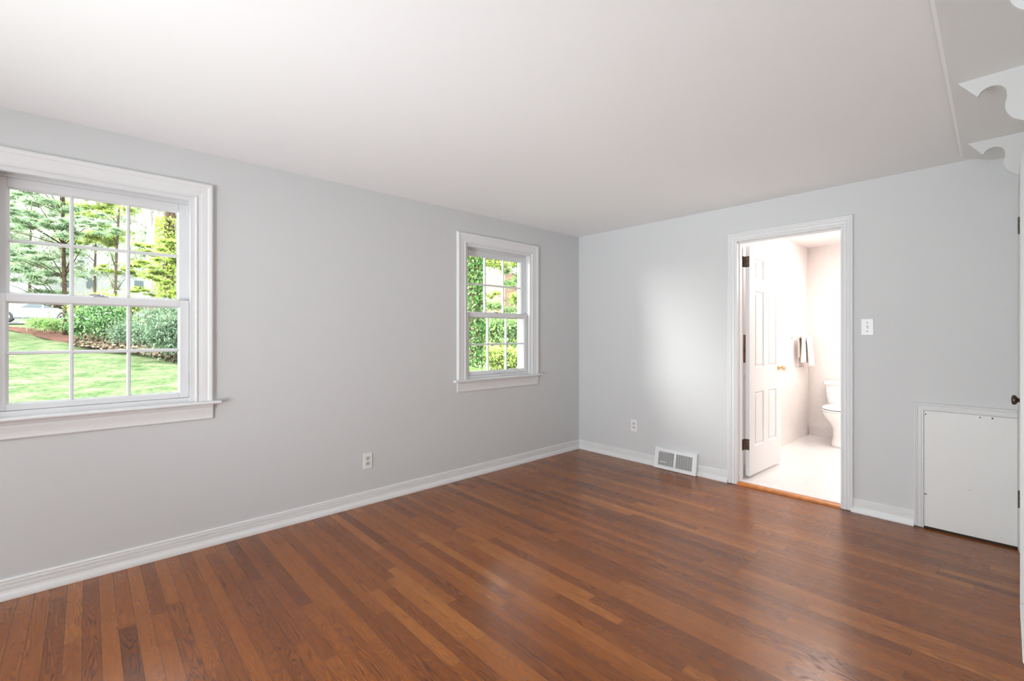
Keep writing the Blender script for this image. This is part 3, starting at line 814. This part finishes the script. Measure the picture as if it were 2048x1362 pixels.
m.prism([(yt, zt), (0, zt + 0.004), (0, zt + 0.001), (yt + 0.003, zt - 0.003)], lambda a, b, t: (t, a, b), rx0, rx1)
for xx in (rx0, rx1 - 0.003):
    m.prism([(yb + 0.0035, 0.003), (yt + 0.0035, zt - 0.003), (0, zt), (0, 0.10), (-0.012, 0.098), (-0.027, 0.003)], lambda a, b, t: (t, a, b), xx, xx + 0.003)
m.build('housing', M_metal_w, rg)
m = MB(); m.add([RF(rx0 + 0.03, 0.1, -0.018), RF(rx1 - 0.03, 0.1, -0.018), RF(rx1 - 0.03, 0.9, -0.018), RF(rx0 + 0.03, 0.9, -0.018)], [(0, 1, 2, 3)])
m.build('duct', M_dark_in, rg)
for (a, b) in ((rx0 + 0.040, mid - 0.011), (mid + 0.011, rx1 - 0.040)):
    m = MB()
    for k in range(15):
        s = 0.175 + 0.65 * k / 14
        RQ(m, a, b, s - 0.011, s + 0.011, -0.006, -0.001)
    nb = 7
    for k in range(1, nb):
        u = a + (b - a) * k / nb
        RQ(m, u - 0.001, u + 0.001, 0.16, 0.84, -0.007, -0.002)
    m.build('grille', mat('louvre_enamel', (0.66, 0.66, 0.65), 0.35), rg)
m = MB(); RQ(m, rx0 + 0.055, rx0 + 0.125, 0.335, 0.365, 0.0, 0.004); m.build('damper_lever', M_metal_w, rg)
m = MB(); RQ(m, rx0 + 0.052, rx0 + 0.120, 0.770, 0.790, 0.0, 0.003); m.build('damper_slot_lip', M_metal_w, rg)

# low white register cover lying at the foot of the right wall
m = MB()
pts = []
r = 0.016
for k in range(7):
    a = PI / 2 + (PI / 2) * k / 6
    pts.append((3.3065 + r + r * math.cos(a), -0.832 - r + r * math.sin(a)))
for k in range(7):
    a = PI + (PI / 2) * k / 6
    pts.append((3.3085 + r + r * math.cos(a), -1.40 + r + r * math.sin(a)))
pts = [(min(x, 3.3245), y) for x, y in pts] + [(3.3245, -1.40), (3.3245, -0.832)]
pts = [p for i, p in enumerate(pts) if i == 0 or (abs(p[0] - pts[i - 1][0]) + abs(p[1] - pts[i - 1][1])) > 1e-5]
o = m.prism(pts, lambda a, b, t: (a, b, t), 0.0, 0.010).build('floor_register', M_metal_w, bevel=0.002)
tag(o, 'white metal floor register with rounded corners at the foot of the right wall', 'vent')

# ------------------------------------------------------------------ outdoors
rnd = random.Random(5)
NR = np.random.default_rng(7)
FW = (-math.sin(YAW), math.cos(YAW)); RT = (math.cos(YAW), math.sin(YAW))
def G(x, y=0): return 0.30 - 0.0415 * x
def spot(u, dist):
    """ground point in the direction of the photo column u, dist metres ahead"""
    a = (u - 1024) / 920.0
    x = CAM[0] + dist * (FW[0] + a * RT[0]); y = CAM[1] + dist * (FW[1] + a * RT[1])
    return Vector((x, y, G(x)))
def hgt(v, dist): return CAM[2] + (669 - v) / 920.0 * dist

LEAF_K = 0.54      # overall reflectance of the foliage colours below
def leaf_mat(name, cols, trans=0.35):
    m = bpy.data.materials.new(name); m.use_nodes = True
    cols = [tuple(q * LEAF_K for q in cc) for cc in cols]
    nt, N, L, mth = nodes_of(m)
    nt.nodes.clear()
    out = N('OutputMaterial'); ge = N('NewGeometry')
    k = len(cols)
    c = ramp(N, L, ge.outputs['Random Per Island'], [(i / (k - 1), cc) for i, cc in enumerate(cols)])
    d = N('BsdfDiffuse'); t = N('BsdfTranslucent'); mx = N('MixShader'); mx.inputs[0].default_value = trans
    L(c, d.inputs[0]); L(c, t.inputs[0]); L(d.outputs[0], mx.inputs[1]); L(t.outputs[0], mx.inputs[2]); L(mx.outputs[0], out.inputs[0])
    return m
ML_pine = leaf_mat('pine_needles', [(0.28, 0.50, 0.34), (0.56, 0.78, 0.48), (0.80, 0.95, 0.55), (0.42, 0.64, 0.46)], 0.5)
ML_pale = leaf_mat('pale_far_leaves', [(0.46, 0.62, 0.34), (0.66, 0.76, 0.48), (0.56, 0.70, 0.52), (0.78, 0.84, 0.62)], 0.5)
ML_lime = leaf_mat('lime_leaves', [(0.34, 0.50, 0.05), (0.52, 0.68, 0.12), (0.66, 0.76, 0.28), (0.26, 0.44, 0.10)], 0.45)
ML_mid = leaf_mat('fresh_leaves', [(0.16, 0.38, 0.08), (0.34, 0.56, 0.16), (0.52, 0.68, 0.30), (0.22, 0.42, 0.16)], 0.4)
ML_rhod = leaf_mat('shrub_leaves', [(0.03, 0.12, 0.03), (0.12, 0.30, 0.08), (0.32, 0.48, 0.20), (0.40, 0.52, 0.36)], 0.25)
ML_gray = leaf_mat('grey_green_leaves', [(0.14, 0.24, 0.14), (0.26, 0.38, 0.24), (0.07, 0.13, 0.07), (0.40, 0.50, 0.32)], 0.25)
ML_ivy = leaf_mat('ivy_leaves', [(0.02, 0.10, 0.02), (0.08, 0.30, 0.05), (0.20, 0.46, 0.10), (0.38, 0.58, 0.26), (0.30, 0.17, 0.07)], 0.2)
ML_brown = leaf_mat('russet_leaves', [(0.42, 0.24, 0.17), (0.62, 0.44, 0.36), (0.30, 0.16, 0.10), (0.74, 0.60, 0.52)], 0.3)
ML_litter = leaf_mat('leaf_litter', [(0.16, 0.09, 0.06), (0.28, 0.20, 0.14), (0.40, 0.32, 0.24), (0.10, 0.055, 0.035), (0.18, 0.22, 0.10)], 0.05)
ML_grass = leaf_mat('grass_blades', [(0.13, 0.27, 0.07), (0.20, 0.34, 0.11), (0.30, 0.40, 0.17), (0.16, 0.30, 0.10)], 0.3)
M_bark = mat('grey_brown_bark', (0.09, 0.07, 0.052), 0.9, var=(9, 0.35), bump=(30, 1.0))
M_barkp = mat('pale_bark', (0.26, 0.24, 0.215), 0.9, var=(3, 0.12), bump=(14, 0.8))
M_barkd = mat('dark_bark', (0.055, 0.038, 0.026), 0.9, var=(14, 0.5), bump=(30, 1.0))

def leaf_cloud(P, size, flat=0.5, aspect=1.5, drop=0.0):
    """one small pointed quad per point of P; flat 0 = level leaves, 1 = any tilt"""
    n = len(P)
    az = NR.uniform(0, 2 * PI, n); tl = NR.normal(0, 1, n) * flat
    u = np.stack([np.cos(az) * np.cos(tl), np.sin(az) * np.cos(tl), np.sin(tl) - drop], 1)
    w0 = np.stack([-np.sin(az), np.cos(az), NR.normal(0, 1, n) * flat], 1)
    w0 /= np.linalg.norm(w0, axis=1)[:, None]
    s = size * NR.uniform(0.6, 1.35, n)[:, None]
    a = P - u * s * aspect * 0.5; c = P + u * s * aspect * 0.5
    b = P + w0 * s * 0.5; d = P - w0 * s * 0.5
    V = np.stack([a, b, c, d], 1).reshape(-1, 3)
    return V
def leaves(name, P, size, m, parent=None, **kw):
    V = leaf_cloud(np.asarray(P), size, **kw)
    n = len(V) // 4
    me = bpy.data.meshes.new(name)
    me.vertices.add(n * 4); me.vertices.foreach_set('co', V.ravel())
    me.loops.add(n * 4); me.loops.foreach_set('vertex_index', np.arange(n * 4, dtype=np.int32))
    me.polygons.add(n); me.polygons.foreach_set('loop_start', np.arange(0, n * 4, 4, dtype=np.int32)); me.polygons.foreach_set('loop_total', np.full(n, 4, dtype=np.int32))
    me.update(); me.validate()
    me.materials.append(m)
    o = bpy.data.objects.new(name, me); COL.objects.link(o)
    if parent:
        o.parent = parent; o.matrix_parent_inverse = Matrix.Translation(-Vector(parent.location))
    return o
def blobs(centers, rads, n, squash=0.6):
    P = []
    tot = sum(r ** 2 for r in rads)
    for c, r in zip(centers, rads):
        k = max(3, int(n * r ** 2 / tot))
        q = NR.normal(0, 1, (k, 3)); q /= np.linalg.norm(q, axis=1)[:, None]
        q *= (np.abs(NR.normal(0, 0.55, k)) + 0.1)[:, None] * r
        q[:, 2] *= squash
        P.append(q + np.array(c))
    return np.concatenate(P)

# lawn, mulch bed, drive
gx = np.concatenate([np.linspace(-0.16, -45, 60), [-70, -120]])
gy = np.linspace(-45, 60, 70)
vs = [(x, y, G(x) + (0.03 * math.sin(x * 0.9 + y * 0.5) * min(1, -x / 3) if x > -46 else 0)) for x in gx for y in gy]
fs = [(i * 70 + j, i * 70 + j + 1, (i + 1) * 70 + j + 1, (i + 1) * 70 + j) for i in range(len(gx) - 1) for j in range(69)]
M_lawn = mat('lawn', (0.36, 0.52, 0.20), 0.95)
nt, N, L, mth = nodes_of(M_lawn)
t = N('TexCoord'); n1 = N('TexNoise'); n1.inputs['Scale'].default_value = 2.2; n1.inputs['Detail'].default_value = 12; n1.inputs['Roughness'].default_value = 0.82
L(t.outputs['Object'], n1.inputs['Vector'])
c = ramp(N, L, n1.outputs['Fac'], [(0.34, (0.027, 0.050, 0.019)), (0.45, (0.050, 0.075, 0.034)), (0.54, (0.085, 0.105, 0.056)), (0.66, (0.150, 0.148, 0.100))])
n2 = N('TexNoise'); n2.inputs['Scale'].default_value = 16; n2.inputs['Detail'].default_value = 6; n2.inputs['Roughness'].default_value = 0.7
L(t.outputs['Object'], n2.inputs['Vector'])
c2 = ramp(N, L, n2.outputs['Fac'], [(0.35, (0.50, 0.58, 0.45)), (0.65, (1.25, 1.15, 1.2))])
mm = N('Mix', data_type='RGBA', blend_type='MULTIPLY'); mm.inputs[0].default_value = 1.0
L(c, mm.inputs[6]); L(c2, mm.inputs[7])
L(mm.outputs[2], nt.nodes['Principled BSDF'].inputs['Base Color'])
struct(MB().add(vs, fs).build('ground_lawn', M_lawn, smooth='all'), 'sloping green lawn outside the windows', 'lawn')
vs = [(0.0, 0.12, -0.02)]
def strip(cols, near, far, name, m, lift, n=24):
    vs = []
    for k in range(n):
        u = cols[0] + (cols[1] - cols[0]) * k / (n - 1)
        a = spot(u, near(u)); b = spot(u, far(u))
        for q in range(8):
            p = a.lerp(b, q / 7)
            up = lift * math.sin(PI * q / 7) + 0.012 + (0.02 * math.sin(u * 0.3 + q * 2) if 0 < q < 7 else -0.03)
            vs.append((p.x, p.y, G(p.x) + up + 0.03))
    fs = [(i * 8 + j, i * 8 + j + 1, (i + 1) * 8 + j + 1, (i + 1) * 8 + j) for i in range(n - 1) for j in range(7)]
    return MB().add(vs, fs).build(name, m, smooth='all')
def interp(u, pts):
    return float(np.interp(u, [p[0] for p in pts], [p[1] for p in pts]))
near = lambda u: interp(u, [(-40, 22), (30, 20.5), (60, 17.8), (139, 13.4), (250, 11.8), (370, 10.5), (460, 10)])
far = lambda u: interp(u, [(-40, 24), (30, 23.5), (139, 22), (250, 20), (460, 18)])
mu = strip((-40, 460), near, far, 'mulch_bed', mat('bark_mulch', (0.060, 0.032, 0.024), 0.95, var=(9, 0.5)), 0.06)
tag(mu, 'brown bark mulch bed curving along the top of the lawn', 'mulch', kind='stuff')
P = []
for k in range(9000):
    u = rnd.uniform(150, 420); p = spot(u, rnd.uniform(near(u) - 0.6, far(u) - 3) if rnd.random() < 0.8 else near(u) - rnd.random())
    P.append((p.x, p.y, G(p.x) + 0.10 + rnd.random() * 0.05))
tag(leaves('leaf_litter', P, 0.07, ML_litter, flat=0.35), 'dry fallen leaves scattered over the shrub bed', 'leaf litter', kind='stuff')
dr = MB().add([(-38, -40, G(-38) + 0.07), (-46, -40, G(-46) + 0.05), (-46, 30, G(-46) + 0.05), (-38, 30, G(-38) + 0.07)], [(0, 1, 2, 3)]).build('ground_drive', mat('pale_drive', (0.20, 0.195, 0.185), 0.9))
struct(dr, 'pale paved drive beyond the lawn', 'driveway')

# trees -----------------------------------------------------------------
def trunk_pts(base, top, r0, r1, bend=0.15, n=9):
    a, b = Vector(base), Vector(top)
    pts = []; rr = []
    for k in range(n):
        t = k / (n - 1)
        p = a.lerp(b, t)
        p += Vector((math.sin(t * 5 + base[0]) * bend, math.cos(t * 4 + base[1]) * bend, 0)) * t
        pts.append(p); rr.append(r0 + (r1 - r0) * t + (0.35 * r0 if k == 0 else 0))
    return pts, rr
def tree(name, u, dist, height, r0, clusters, m, bark, label, cat='tree', n=5000, size=0.14, squash=0.6, flat=0.7, lean=(0, 0), group='trees beyond the lawn', branches=12, aspect=1.5, sub=5):
    base = spot(u, dist); base.z -= 0.15
    o = empty(name, tuple(base))
    tag(o, label, cat, group)
    top = base + Vector((lean[0], lean[1], height))
    pts, rr = trunk_pts(base, top, r0, r0 * 0.35)
    b = MB().tube(pts, rr, 10)
    cs = []; rs = []
    for (cu, cv, cd_, cr_) in clusters:
        s = spot(cu, cd_)
        c = Vector((s.x, s.y, hgt(cv, cd_)))
        t = max(0.15, min(0.97, (c.z - base.z) / height - 0.06))
        p = pts[int(t * (len(pts) - 1))]
        b.tube([p, p.lerp(c, 0.55) + Vector((0, 0, 0.1)), c], [r0 * 0.30, r0 * 0.16, r0 * 0.05], 6)
        for q in range(sub):
            dv = Vector((rnd.gauss(0, 1), rnd.gauss(0, 1), rnd.gauss(0, 0.6))) * cr_ * 0.65
            e = c + dv
            b.tube([c.lerp(p, 0.3), e], [r0 * 0.07, r0 * 0.03], 5)
            cs.append(tuple(e)); rs.append(cr_ * rnd.uniform(0.45, 0.8))
    b.build('trunk', bark, o, smooth='all')
    leaves('foliage', blobs(cs, rs, n, squash), size, m, o, flat=flat, aspect=aspect)
    return o

def grid(us, vs_, d, r, jit=12):
    return [(u + rnd.uniform(-jit, jit), v + rnd.uniform(-jit, jit), d + rnd.uniform(-1, 1), r) for u in us for v in vs_]

# pine in front of the drive: feathery layers of needles
tree('pine_tree', 131, 17, 9.5, 0.075, grid((-40, 5, 45, 85, 118), (345, 395, 440, 500, 545, 585), 17, 0.50, 14) + grid((160, 195), (440, 470), 17, 0.40, 10), ML_pine, M_barkd,
     'blue-green feathery pine with a thin dark trunk, behind the left window', n=52000, size=0.030, squash=0.28, flat=0.45, aspect=6.5, sub=6)
# lime-green young trees
tree('maple_tree', 232, 20, 8, 0.07, grid((165, 205, 240), (385, 420, 465), 20, 0.6, 14) + grid((205, 255), (550,), 20, 0.35), ML_lime, M_bark,
     'yellow-green young tree with thin stems, right of the pine', n=22000, size=0.065, squash=0.4, flat=0.5)
tree('dogwood_tree', 352, 13.5, 4.0, 0.035, grid((285, 320, 350, 380), (500, 535, 575), 13.5, 0.30, 8), ML_lime, M_bark,
     'low bright lime-leaved tree in front of the forked pale trunk', n=16000, size=0.05, squash=0.30, flat=0.45)
# forked pale trunk
base = spot(305, 18); base.z -= 0.15
o = empty('forked_tree', tuple(base)); tag(o, 'pale forked trunk splitting into a V, in the top right pane', 'tree', 'trees beyond the lawn')
def at(u, v, d):
    p = spot(u, d); return Vector((p.x, p.y, hgt(v, d)))
b = MB().tube([base, at(305, 560, 18), at(305, 478, 18), at(305.5, 458, 18)], [0.27, 0.21, 0.20, 0.17], 16)
b.tube([at(305, 480, 18), at(301, 455, 18), at(295, 415, 18), at(287, 330, 18), at(280, 230, 18)], [0.12, 0.125, 0.125, 0.11, 0.09], 14)
b.tube([at(306, 480, 18), at(310, 452, 18), at(316, 415, 18), at(322, 330, 18), at(330, 230, 18)], [0.10, 0.095, 0.085, 0.08, 0.07], 14)
b.build('trunk', M_barkp, o, smooth='all')
leaves('foliage', blobs([tuple(Vector((spot(u, 18.6).x, spot(u, 18.6).y, hgt(v, 18.6)))) for u in (262, 285, 308) for v in (320, 360, 395)], [0.6] * 9, 5000), 0.07, ML_mid, o)
# dark ridged trunk with ivy
base = spot(334, 16); base.z -= 0.15
o = empty('oak_tree', tuple(base)); tag(o, 'dark ridged trunk wrapped in yellow-green ivy, right of the forked trunk', 'tree', 'trees beyond the lawn')
pts, rr = trunk_pts(base, base + Vector((0.1, 0.1, 9)), 0.17, 0.13, 0.05)
MB().tube(pts, rr, 14).build('trunk', M_barkd, o, smooth='all')
P = []
for k in range(3500):
    t = rnd.uniform(0.05, 0.50); p = base + Vector((0, 0, 9 * t)); a = rnd.uniform(0, 2 * PI); r = 0.19 + rnd.random() * 0.16
    P.append((p.x + r * math.cos(a), p.y + r * math.sin(a), p.z))
leaves('ivy', P, 0.06, ML_lime, o, flat=1.0)
# russet beech
tree('beech_tree', 385, 19, 8, 0.10, grid((362, 385, 410), (400, 435, 470), 19, 0.40, 6), ML_brown, M_bark,
     'tree with pinkish-brown leaves at the top right corner of the left window', n=9000, size=0.06, squash=0.7)
# far backdrop trees
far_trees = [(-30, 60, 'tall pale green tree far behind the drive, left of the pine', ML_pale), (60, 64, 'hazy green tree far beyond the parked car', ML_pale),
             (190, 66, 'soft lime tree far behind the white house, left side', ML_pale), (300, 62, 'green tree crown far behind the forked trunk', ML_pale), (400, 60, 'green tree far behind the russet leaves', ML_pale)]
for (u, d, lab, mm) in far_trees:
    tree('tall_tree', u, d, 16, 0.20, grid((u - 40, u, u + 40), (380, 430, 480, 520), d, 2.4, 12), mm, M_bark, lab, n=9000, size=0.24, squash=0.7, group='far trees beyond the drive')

# shrubs
def shrub(name, blist, m, label, n, size, cat='shrub', flat=0.8, group='shrubs in the mulch bed', aspect=1.5, squash=0.8):
    """blist (u, v, dist, r)"""
    c0 = spot(blist[0][0], blist[0][2])
    o = empty(name, tuple(c0)); tag(o, label, cat, group)
    cs = []; rs = []
    for (u, v, d, r) in blist:
        s = spot(u, d); c = Vector((s.x, s.y, max(hgt(v, d), s.z + r * 0.5)))
        b = MB().tube([Vector((s.x, s.y, s.z - 0.05)), c.lerp(s, 0.4) + Vector((0.04, 0.05, 0)), c], [0.025, 0.018, 0.008], 6)
        b.build('stem', M_bark, o, smooth='all')
        cs.append(tuple(c)); rs.append(r)
    leaves('foliage', blobs(cs, rs, n, squash), size, m, o, flat=flat, aspect=aspect)
    return o
shrub('rhododendron', [(168, 640, 14.5, 0.42), (195, 628, 14.5, 0.45), (222, 632, 14.5, 0.42), (240, 650, 14.3, 0.36), (205, 650, 14, 0.45), (160, 655, 14, 0.3)], ML_rhod,
      'dark green leafy rhododendron mound right of the pine trunk', 16000, 0.055)
shrub('lime_shrub', [(165, 612, 16.5, 0.42), (200, 606, 16.5, 0.45), (232, 610, 16.5, 0.4), (262, 612, 16.5, 0.36)], ML_lime,
      'lime-green shrub top rising behind the rhododendron', 9000, 0.06)
shrub('spirea', [(258, 664, 13, 0.40), (285, 668, 12.6, 0.38), (240, 668, 13.2, 0.3)], ML_gray, 'low grey-green shrub beside the rhododendron', 9000, 0.04, flat=1.0)
shrub('juniper', [(322, 640, 10.5, 0.36), (345, 650, 10.2, 0.42), (330, 672, 10, 0.40), (358, 668, 10, 0.38), (350, 625, 10.5, 0.30), (372, 640, 10, 0.4), (345, 690, 9.8, 0.25)], ML_gray,
      'tall wispy grey-green shrub at the right of the lower left window', 26000, 0.028, flat=1.0, aspect=3)
shrub('daylily', [(88, 647, 19.0, 0.36), (108, 650, 18.2, 0.36), (68, 645, 20, 0.28)], ML_mid, 'tuft of bright green strappy leaves in front of the parked car', 3500, 0.04, cat='plant', flat=1.4, aspect=5, squash=0.6)

# white house in the distance
hp = spot(190, 75)
ho = empty('house', tuple(hp)); tag(ho, 'bright white house with windows, glimpsed between the trees', 'house')
M_hw = mat('white_siding', (0.3, 0.3, 0.3), 0.8)
m = MB(); hx, hy, hz = hp.x, hp.y, hp.z
m.box(hx - 8, hx, hy - 5.5, hy + 11, hz - 1, hz + 7.5).build('walls', M_hw, ho)
m = MB().prism([(-0.6, 7.5), (4, 10.5), (8.6, 7.5)], lambda a, b, t: (hx - a, t, hz + b), hy - 6, hy + 11.5).build('roof', mat('pale_roof', (0.16, 0.16, 0.17), 0.8), ho)
for iy in range(5):
    for iz in (1.2, 4.4):
        yy = hy - 4 + iy * 3
        f = MB().box(hx, hx + 0.06, yy, yy + 1.2, hz + iz, hz + iz + 1.7).build('window', mat('house_window', (0.10, 0.12, 0.13), 0.2), ho) if iy + iz < 2 else None
        if f is None:
            MB().box(hx, hx + 0.06, yy, yy + 1.2, hz + iz, hz + iz + 1.7).build('window', bpy.data.materials['house_window'], ho)

# parked car: side on to the house, along y
def car():
    cp = spot(72, 31)
    cx_, cy_, cz_ = cp.x, cp.y, G(cp.x) + 0.07
    o = empty('car', (cx_, cy_, cz_)); tag(o, 'silver-white car parked on the drive beyond the lawn', 'car')
    paint = mat('silver_paint', (0.24, 0.255, 0.28), 0.22, metal=0.25)
    wb = 1.36
    # body cross-sections along y (length) : (y, half width, z sill, z belt)
    st = [(-2.30, 0.62, 0.42, 0.62), (-2.22, 0.78, 0.30, 0.74), (-1.90, 0.87, 0.24, 0.82), (-1.0, 0.91, 0.22, 0.92), (0.0, 0.92, 0.22, 0.95), (1.0, 0.92, 0.22, 0.97), (1.8, 0.88, 0.24, 0.98), (2.25, 0.80, 0.30, 0.92), (2.36, 0.68, 0.42, 0.75)]
    rs = []
    for (y, hw, z0, z1) in st:
        rs.append([(cx_ + a * hw, cy_ + y, cz_ + z0 + (z1 - z0) * t) for a, t in ((-0.9, 0), (-1, 0.12), (-1.0, 0.6), (-0.96, 0.9), (-0.86, 1.0), (0.86, 1.0), (0.96, 0.9), (1.0, 0.6), (1, 0.12), (0.9, 0))])
    MB().rings(rs).build('body', paint, o, smooth=True)
    cab = [(-0.95, 0.80, 0.90), (-0.15, 0.66, 1.36), (0.3, 0.65, 1.42), (0.95, 0.66, 1.38), (1.95, 0.78, 0.97)]
    prof_roof = [(y, z) for y, w, z in cab]
    rs = []
    for (y, hw, z) in cab:
        rs.append([(cx_ - 0.80, cy_ + y, cz_ + 0.90), (cx_ - hw, cy_ + y, cz_ + z), (cx_ + hw, cy_ + y, cz_ + z), (cx_ + 0.80, cy_ + y, cz_ + 0.90)])
    MB().rings(rs).build('cabin', paint, o, smooth=True)
    gm = mat('car_glass', (0.03, 0.04, 0.045), 0.08)
    for (ya, yb_, yc, yd) in ((-0.62, -0.18, 0.32, 0.32), (0.40, 0.40, 1.0, 1.45)):
        q = [(ya, 0.97), (yb_, 1.31), (yc, 1.35 if yc < 0.5 else 1.30), (yd, 0.98)]
        for s in (1, -1):
            m = MB()
            pts = [(cx_ + s * (0.815 - (z - 0.90) * 0.30), cy_ + y, cz_ + z) for y, z in q]
            m.add(pts + [(x + s * 0.012, y, z) for x, y, z in pts], [(0, 1, 2, 3), (7, 6, 5, 4), (0, 4, 5, 1), (1, 5, 6, 2), (2, 6, 7, 3), (3, 7, 4, 0)])
            m.build('side_window', gm, o)
    tm = mat('tyre', (0.03, 0.03, 0.03), 0.8)
    for yy in (-wb, wb):
        for s in (1, -1):
            t = MB().lathe([(0.20, -0.10), (0.32, -0.10), (0.335, -0.06), (0.335, 0.06), (0.32, 0.10), (0.20, 0.10)], (cx_ + s * 0.84, cy_ + yy, cz_ + 0.335), (s, 0, 0), 28).build('wheel', tm, o, smooth=True)
            r = MB()
            r.lathe([(0.235, 0.085), (0.235, 0.112), (0.215, 0.112), (0.205, 0.09)], (cx_ + s * 0.84, cy_ + yy, cz_ + 0.335), (s, 0, 0), 28)
            r.lathe([(0.05, 0.08), (0.05, 0.115), (0.02, 0.118)], (cx_ + s * 0.84, cy_ + yy, cz_ + 0.335), (s, 0, 0), 16)
            for k in range(9):
                a = 2 * PI * k / 9
                r.tube([(cx_ + s * 0.948, cy_ + yy + 0.04 * math.cos(a), cz_ + 0.335 + 0.04 * math.sin(a)), (cx_ + s * 0.945, cy_ + yy + 0.225 * math.cos(a), cz_ + 0.335 + 0.225 * math.sin(a))], 0.017, 6)
            r.build('rim', mat('alloy', (0.8, 0.8, 0.82), 0.3, metal=0.6), t, smooth=True)
    MB().lathe([(0.372, 0), (0.372, 0.01)], (cx_ + 0.915, cy_ + wb, cz_ + 0.335), (1, 0, 0), 28)
    for yy in (-wb, wb):
        MB().lathe([(0.385, 0), (0.385, 0.006)], (cx_ + 0.906, cy_ + yy, cz_ + 0.335), (1, 0, 0), 28).build('wheel_arch', tm, o)
    MB().box(cx_ + 0.90, cx_ + 0.935, cy_ - 0.30, cy_ - 0.15, cz_ + 0.80, cz_ + 0.83).build('door_handle', paint, o)
    MB().box(cx_ + 0.86, cx_ + 1.05, cy_ - 0.72, cy_ - 0.60, cz_ + 0.93, cz_ + 1.06).build('mirror', paint, o, bevel=0.03)
car()

# ---- seen through window 2: ivy trunk and bright woodland
d0 = 7.2
base = spot(948, d0); base.z -= 0.1
o = empty('ivy_covered_tree', tuple(base)); tag(o, 'thick tree trunk densely covered in ivy, outside the smaller far window', 'tree')
pts, rr = trunk_pts(base, base + Vector((0.03, 0.0, 6.5)), 0.11, 0.10, 0.03)
MB().tube(pts, rr, 14).build('trunk', M_barkd, o, smooth='all')
P = []
for k in range(26000):
    t = rnd.uniform(0.0, 0.85); a = rnd.uniform(0, 2 * PI); r = 0.11 + abs(rnd.gauss(0, 0.035)) + 0.02 * math.sin(t * 30 + a * 2)
    P.append((base.x + r * math.cos(a), base.y + r * math.sin(a), base.z + 6.5 * t))
leaves('ivy', P, 0.036, ML_ivy, o, flat=1.0, aspect=1.15)
tree('hazel_tree', 1068, 13, 5.5, 0.05, grid((985, 1005, 1030, 1055), (500, 528), 13, 0.33, 7) + grid((1048,), (600,), 12.5, 0.28, 4) + grid((990,), (590,), 12.5, 0.16, 4), ML_lime, M_bark,
     'lime-leaved tree behind the ivy trunk, upper panes of the smaller window', n=16000, size=0.05, squash=0.6, group='trees outside the smaller window')
tree('birch_tree', 1085, 15, 6, 0.05, grid((1045, 1075), (525, 610), 15, 0.42, 6) + grid((1005,), (622,), 15, 0.35, 6) + grid((1020, 1050), (545, 560), 15, 0.26, 6), ML_mid, M_bark,
     'fresh green tree at the right of the smaller window', n=16000, size=0.05, squash=0.6, group='trees outside the smaller window')
shrub('laurel_bush', [(u + rnd.uniform(-6, 6), v, 10.5, 0.34) for u in (960, 985, 1010, 1035, 1060) for v in (655, 690)], ML_mid, 'fresh green bush filling the lower panes of the smaller window', 20000, 0.045, group='bushes outside the smaller window')
shrub('holly_bush', [(u + rnd.uniform(-6, 6), v, 8.6, 0.28) for u in (965, 990, 1015, 1040) for v in (715, 745)], ML_lime, 'yellow-green low bush nearest the smaller window', 16000, 0.035, group='bushes outside the smaller window')
shrub('fern_clump', [(930, 755, 6.6, 0.20), (948, 760, 6.4, 0.20), (965, 752, 6.6, 0.2)], ML_mid, 'light green clump at the foot of the ivy trunk', 3000, 0.028, group='bushes outside the smaller window')
for (u, d, lab) in ((930, 45, 'far pale tree behind the ivy trunk'), (1060, 42, 'far pale tree at the right of the smaller window')):
    tree('tall_tree', u, d, 9, 0.25, grid((u - 20, u + 15), (600, 640), d, 1.4, 8), ML_mid, M_bark, lab, n=2500, size=0.3, group='far trees beyond the smaller window')
# brick house corner beyond
bp_ = spot(1016, 34)
bo = empty('brick_house', tuple(bp_)); tag(bo, 'pale pink-brick house corner behind the leaves, smaller window', 'house')
bm_ = tile_mat('pale_brick', (0.20, 0.105, 0.08), (0.26, 0.23, 0.21), (0.22, 0.075), 0.8, plane='yz')
MB().box(bp_.x - 4, bp_.x, bp_.y - 0.3, bp_.y + 0.9, bp_.z - 0.5, bp_.z + 4.6).build('chimney', bm_, bo)
MB().box(bp_.x - 8, bp_.x - 0.5, bp_.y + 0.9, bp_.y + 6, bp_.z - 0.5, bp_.z + 2.6).build('walls', bm_, bo)
MB().prism([(0.2, 2.6), (-3.8, 4.6), (-8.3, 2.6)], lambda a, b, t: (bp_.x + a, t, bp_.z + b), bp_.y + 0.9, bp_.y + 6.3).build('roof', mat('grey_roof', (0.12, 0.12, 0.12), 0.8), bo)

for mm_ in bpy.data.materials:       # earth, bark, turf and masonry outdoors have no sheen
    if mm_.name in ('lawn', 'bark_mulch', 'pale_drive', 'grey_brown_bark', 'dark_bark', 'pale_bark', 'white_siding', 'pale_brick', 'pale_roof', 'grey_roof'):
        mm_.node_tree.nodes['Principled BSDF'].inputs['Specular IOR Level'].default_value = 0.0
